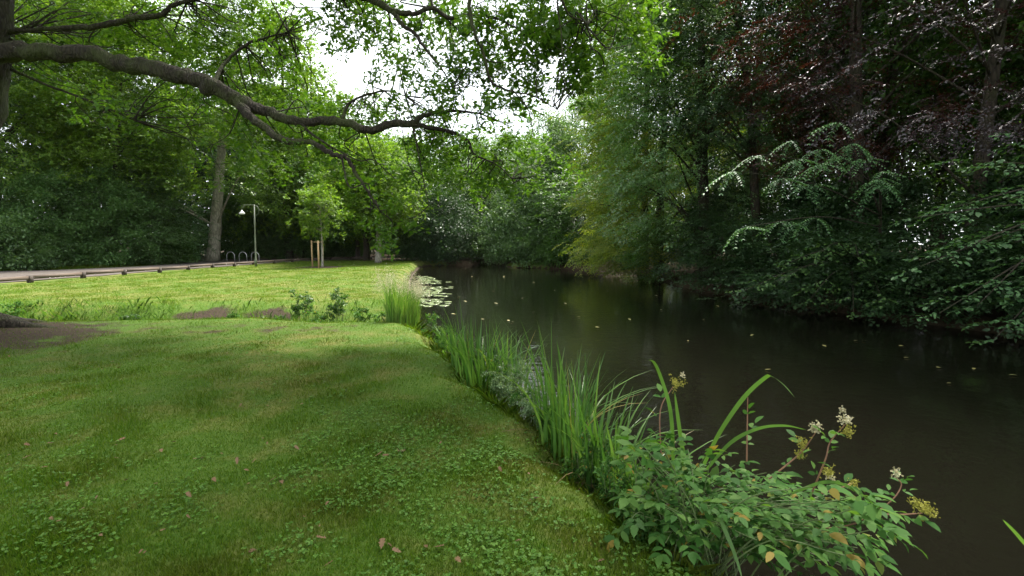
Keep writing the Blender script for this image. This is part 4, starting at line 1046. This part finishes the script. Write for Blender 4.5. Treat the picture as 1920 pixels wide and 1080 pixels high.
def tall_grass(px, py, top, rx, nb, label):
    x, y = PZ(px, py)[:2]; zz = hz(x, y)
    root = empty('grass_clump', (x, y, zz), label, 'plant')
    Hh = (py - top) / F * y; Rr = rx / F * y
    mb = MB(); sh = []; 
    for k in range(nb):
        a = rng.uniform(0, 6.28); r = math.sqrt(rng.uniform(0, 1)); bx, by = Rr * r * math.cos(a), 1.1 * r * math.sin(a)
        h = Hh * rng.uniform(.35, 1.06) * (1.05 - .3 * r * r); az = a + rng.normal(0, .8)
        P = blade_pts((bx, by, max(hz(x + bx, y + by), WZ) - zz - .02), az, h, h * rng.uniform(.05, .38), 6)
        mb.blade(P, rng.uniform(.009, .017) * np.array([1, 1, .9, .7, .45, .06]), np.array([-math.sin(az), math.cos(az), 0]))
        if h > .72 * Hh and rng.uniform() < .85:
            n = 14; b = np.repeat(P[-1][None], n, 0) + rng.normal(0, 1, (n, 3)) * np.array([.025, .025, .07]) - np.array([0, 0, .05])
            sh.append(leaves(b, rv(n) + np.array([0, 0, 1.0]), rv(n), rng.uniform(.02, .04, n), rng.uniform(.006, .012, n)))
    mb.build('blades', M['tall_grass'], root)
    leaf_obj('seed_heads', np.concatenate(sh), M['seed_head'], root)
tall_grass(757, 588, 478, 24, 1300, 'tall pale seeding grass clump on the far bank corner by the lilies')

def drain():
    x, y = PZ(712, 594, -.42)[:2]; z = -.44
    root = empty('drain_pipe', (x, y, z), 'dark round drain mouth in the ditch end beside the tall grass', 'pipe')
    mb = MB(); th = np.arange(16) / 16 * 6.283
    ro, ri, L = .14, .11, .5
    V = []
    for r_, yy in ((ro, L), (ro, 0), (ri, 0), (ri, L)): V += [(r_ * math.cos(t_), yy, .13 + r_ * math.sin(t_)) for t_ in th]
    fs = [np.array([[a * 16 + j, a * 16 + (j + 1) % 16, (a + 1) * 16 + (j + 1) % 16, (a + 1) * 16 + j] for a in range(3) for j in range(16)]), (np.arange(16) + 48)[None]]
    mb.add(V, fs); mb.build('pipe', M['concrete'], root)
drain()

# the flowering bush in the foreground
def flower_bush():
    c = np.array([1.12, 2.62]); z = hz(*c)
    root = empty('meadowsweet_bush', (c[0], c[1], z), 'large leafy bush with cream flower heads leaning over water in the right foreground', 'plant')
    off = np.array([c[0], c[1], z])
    B, D, Nn, LL = [], [], [], []
    st = MB(); red = MB()
    def leafset(p, d, l, n=5):             # a compound leaf: paired leaflets and a bigger end one
        d = unit(d)
        s_ = unit(np.cross(np.array([0, 0, 1.0]), d)); up = np.cross(d, s_)
        for j in range(n // 2):
            f = .35 + .4 * j / max(1, n // 2 - 1) if n > 3 else .45
            for sg in (1, -1):
                B.append(p + d * l * f); D.append(d * .5 + s_ * sg * .9 + rng.normal(0, .12, 3)); Nn.append(up + rng.normal(0, .25, 3)); LL.append(l * rng.uniform(.45, .62))
        B.append(p + d * l * .8); D.append(d + rng.normal(0, .1, 3)); Nn.append(up + rng.normal(0, .2, 3)); LL.append(l * rng.uniform(.6, .8))
    # leafy stems spread out from the root line along the bank
    for k in range(120):
        px = rng.uniform(1170, 1640); f = (px - 1180) / 420
        py = rng.uniform(805 + 125 * f, 985 + 55 * f) if rng.uniform() < .68 else rng.uniform(900, 1085)
        d = rng.uniform(2.15, 2.95) - .25 * f
        e = PD(px, py, d)
        gz_ = max(hz(e[0], e[1]), WZ)
        if e[2] < gz_ + .05: e[2] = gz_ + rng.uniform(.05, .2)
        b = np.array([.82 + .45 * rng.uniform(), 2.3 + .8 * rng.uniform(), 0]); b[2] = max(hz(b[0], b[1]), WZ) - .03
        md = (b + e) / 2 + np.array([0, 0, .16])
        Q = smooth_path(np.array([b, md, e]), 6); st.tube(Q - off, np.linspace(.0045, .002, len(Q)), 5, 0, False)
        dirv = unit(Q[-1] - Q[-4])
        leafset(Q[-1], dirv + np.array([0, 0, -.25]), rng.uniform(.085, .13), 5)
        for j in rng.integers(4, len(Q) - 1, 4):
            a = rng.uniform(0, 6.28)
            leafset(Q[j], np.array([math.cos(a), math.sin(a), .1]) + dirv * .4, rng.uniform(.07, .12), rng.choice([3, 5]))
    # long shoots with lance leaves to the right
    for pts in ([(1480, 980, 2.5), (1540, 990, 2.4), (1590, 985, 2.3), (1630, 968, 2.25), (1672, 938, 2.2), (1690, 910, 2.2), (1680, 895, 2.2)], [(1640, 964, 2.25), (1690, 965, 2.2), (1730, 962, 2.15)],
                [(1520, 930, 2.4), (1548, 860, 2.35), (1556, 830, 2.35), (1585, 795, 2.3)], [(1440, 900, 2.5), (1500, 850, 2.45), (1530, 810, 2.4)], [(1540, 925, 2.35), (1575, 915, 2.3), (1600, 905, 2.3)],
                [(1240, 860, 2.8), (1238, 770, 2.8), (1262, 725, 2.8)], [(1400, 870, 2.6), (1401, 800, 2.6), (1402, 745, 2.6)]):
        Q = smooth_path(np.array([PD(*a) for a in pts]), 5); red.tube(Q - off, np.linspace(.0045, .0022, len(Q)), 6, 0, False)
        for j in range(2, len(Q) - 3, 2):
            dv = unit(Q[j + 1] - Q[j - 1]); a = rng.uniform(-1, 1)
            leafset(Q[j], dv * .8 + np.array([a * .6, rng.normal(0, .5), -.25]), rng.uniform(.06, .10), 3)
    for a in ((1640, 985), (1600, 1010), (1560, 1020), (1660, 1000), (1610, 960), (1590, 950), (1500, 1010), (1440, 1030), (1420, 990), (1470, 960)):
        p_ = PD(*a, 2.25); leafset(p_, np.array([.9, -.3, -.35]), .13, 3)
    st.build('stems', M['stem_green'], root); red.build('shoots', M['stem_red'], root)
    B, D, Nn, LL = np.array(B), np.array(D), np.array(Nn), np.array(LL)
    k = B[:, 2] > np.maximum(hgt(B[:, 0], B[:, 1]), WZ) + .03
    B, D, Nn, LL = B[k] - off, D[k], Nn[k], LL[k]
    leaf_obj('leaves', leaves(B, D, Nn, LL, LL * rng.uniform(.42, .62, len(LL)), 'oval', .3), M['leaf_weed'], root)
    def head(px, py, d, w_, h_, mat, n):
        c_ = PD(px, py, d) - off; r = .8 * w_ / F * d; q = .8 * h_ / F * d
        m_ = MB(); P = c_ + rng.normal(0, 1, (n, 3)) * np.array([r, r, q]) * .42
        for p_ in P[:max(6, n // 9)]:
            m_.tube([c_ - np.array([0, 0, q * .6]), p_], .0012, 4, 0, False)
        base = leaves(np.repeat(P, 3, 0), rv(3 * n), rv(3 * n), rng.uniform(.006, .011, 3 * n), rng.uniform(.005, .009, 3 * n), 'rhomb')
        nk = base.shape[0]
        m_.add(base.reshape(-1, 3), [np.arange(nk * 4).reshape(nk, 4)])
        m_.build('flower_head', M[mat], root, smooth=False)
    for a in ((1580, 768, 2.3, 9, 10, 'flower_white', 26), (1584, 786, 2.3, 16, 10, 'flower_white', 60), (1588, 808, 2.3, 15, 20, 'flower_olive', 70), (1530, 800, 2.4, 16, 12, 'flower_white', 60),
              (1525, 805, 2.4, 12, 10, 'flower_white', 26), (1505, 830, 2.42, 18, 16, 'flower_olive', 60), (1680, 886, 2.2, 8, 15, 'flower_white', 40), (1735, 955, 2.15, 26, 20, 'flower_olive', 110),
              (1718, 943, 2.15, 16, 14, 'flower_olive', 50), (1268, 716, 2.8, 20, 18, 'flower_olive', 80), (1280, 704, 2.8, 6, 8, 'flower_white', 14), (1553, 885, 2.35, 18, 12, 'flower_olive', 60),
              (1558, 895, 2.35, 12, 8, 'flower_white', 30), (1602, 905, 2.3, 14, 9, 'flower_olive', 40), (1500, 852, 2.45, 14, 12, 'flower_olive', 46)): head(*a)
flower_bush()

# ------------------------------------------------------------------ water lilies and floating leaves
def pad_mesh(sd_):
    r_ = np.random.default_rng(sd_); n = 22; th = np.linspace(.16, 2 * math.pi - .16, n)
    rr = 1 + .04 * np.sin(th * 3 + r_.uniform(0, 6))
    rim = np.stack([rr * np.cos(th), rr * np.sin(th), .03 + .02 * np.sin(th * 2 + r_.uniform(0, 6))], -1)
    V = np.concatenate([[(0.05, 0, 0)], rim * np.array([.55, .55, .15]), rim, rim * np.array([1, 1, 1]) - np.array([0, 0, .03])])
    f = [np.array([[0, 1 + i, 2 + i] for i in range(n - 1)]), np.array([[1 + i, 1 + n + i, 2 + n + i, 2 + i] for i in range(n - 1)]), np.array([[1 + n + i, 1 + 2 * n + i, 2 + 2 * n + i, 2 + n + i] for i in range(n - 1)])]
    return mesh_np('lily_pad', V, f, M['pad'], smooth=True)
pads = []; got = []
tries = 0
while len(got) < 120 and tries < 6000:
    tries += 1
    py = rng.choice([rng.uniform(518, 532), rng.uniform(538, 556), rng.uniform(560, 575)], p=[.3, .47, .23])
    px = 784 + abs(rng.normal(0, 1)) * np.interp(py, [515, 530, 545, 560, 575], [12, 28, 34, 30, 46]) * .75
    p_ = PZ(px, py, WZ); r = rng.uniform(.08, .20)
    if px > 850 or pond_sd(p_[0:1], p_[1:2])[0] > -.15: continue
    if any((p_[0] - a) ** 2 + (p_[1] - b) ** 2 < (.9 * (r + c)) ** 2 for a, b, c in got): continue
    k = len(got)
    o_ = pad_mesh(k) if k < 4 else pads[k % 4].copy()
    if k < 4: pads.append(o_)
    else: COL.objects.link(o_)
    o_.location = (p_[0], p_[1], WZ + .006); o_.rotation_euler = (0, 0, rng.uniform(0, 6.28)); o_.scale = (r, r, r)
    tag(o_, 'flat round lily pad floating in the pale patch beside the tall grass', 'lily pad', 'lily pads by the far bank')
    got.append((p_[0], p_[1], r))
fl = []
for k, (px, py) in enumerate([(930, 570), (872, 566), (860, 557), (885, 519), (945, 519), (960, 605), (953, 602), (1085, 595), (1140, 545), (1180, 600), (1240, 582), (1290, 640), (1410, 630), (1545, 650), (1605, 640), (1690, 650),
                              (1440, 695), (1760, 691), (1826, 693), (1780, 720), (1620, 640), (1230, 555), (1040, 545), (1000, 530), (980, 560), (1000, 585), (1320, 600), (1900, 705), (1060, 570), (1120, 615), (1345, 575), (1700, 672), (905, 600), (850, 590), (925, 545)]):
    p_ = PZ(px, py, WZ)
    if len(fl) < 4:
        P = leaves(np.array([[-.05, 0, 0]]), np.array([[1.0, 0, .05]]), np.array([[0, .08, 1.0]]), np.array([.10]), np.array([.05]), 'oval', -.12 + .05 * len(fl))
        o_ = leaf_obj('floating_leaf', P, M['float_leaf']); fl.append(o_)
    else:
        o_ = fl[k % 4].copy(); COL.objects.link(o_)
    s_ = rng.uniform(.8, 1.3) * np.interp(p_[1], [3, 12, 30], [.7, 1, 1.6])
    o_.location = (p_[0], p_[1], WZ + .012); o_.rotation_euler = (0, 0, rng.uniform(0, 6.28)); o_.scale = (s_, s_, s_)
    tag(o_, 'single pale fallen leaf floating on the dark open water', 'floating leaf', 'fallen leaves floating on the pond')

# ------------------------------------------------------------------ damp air between here and the far trees
m, t = newmat('haze')
v = N(t, 'ShaderNodeVolumePrincipled'); v.inputs['Color'].default_value = (.93, .96, 1, 1); v.inputs['Density'].default_value = .00004
o = N(t, 'ShaderNodeOutputMaterial'); t.links.new(v.outputs[0], o.inputs['Volume'])
mb = MB(); mb.box((-6, 25, 13.0), (150, 150, 33)); hzb = mb.build('haze', m, smooth=False)
tag(hzb, kind='stuff')
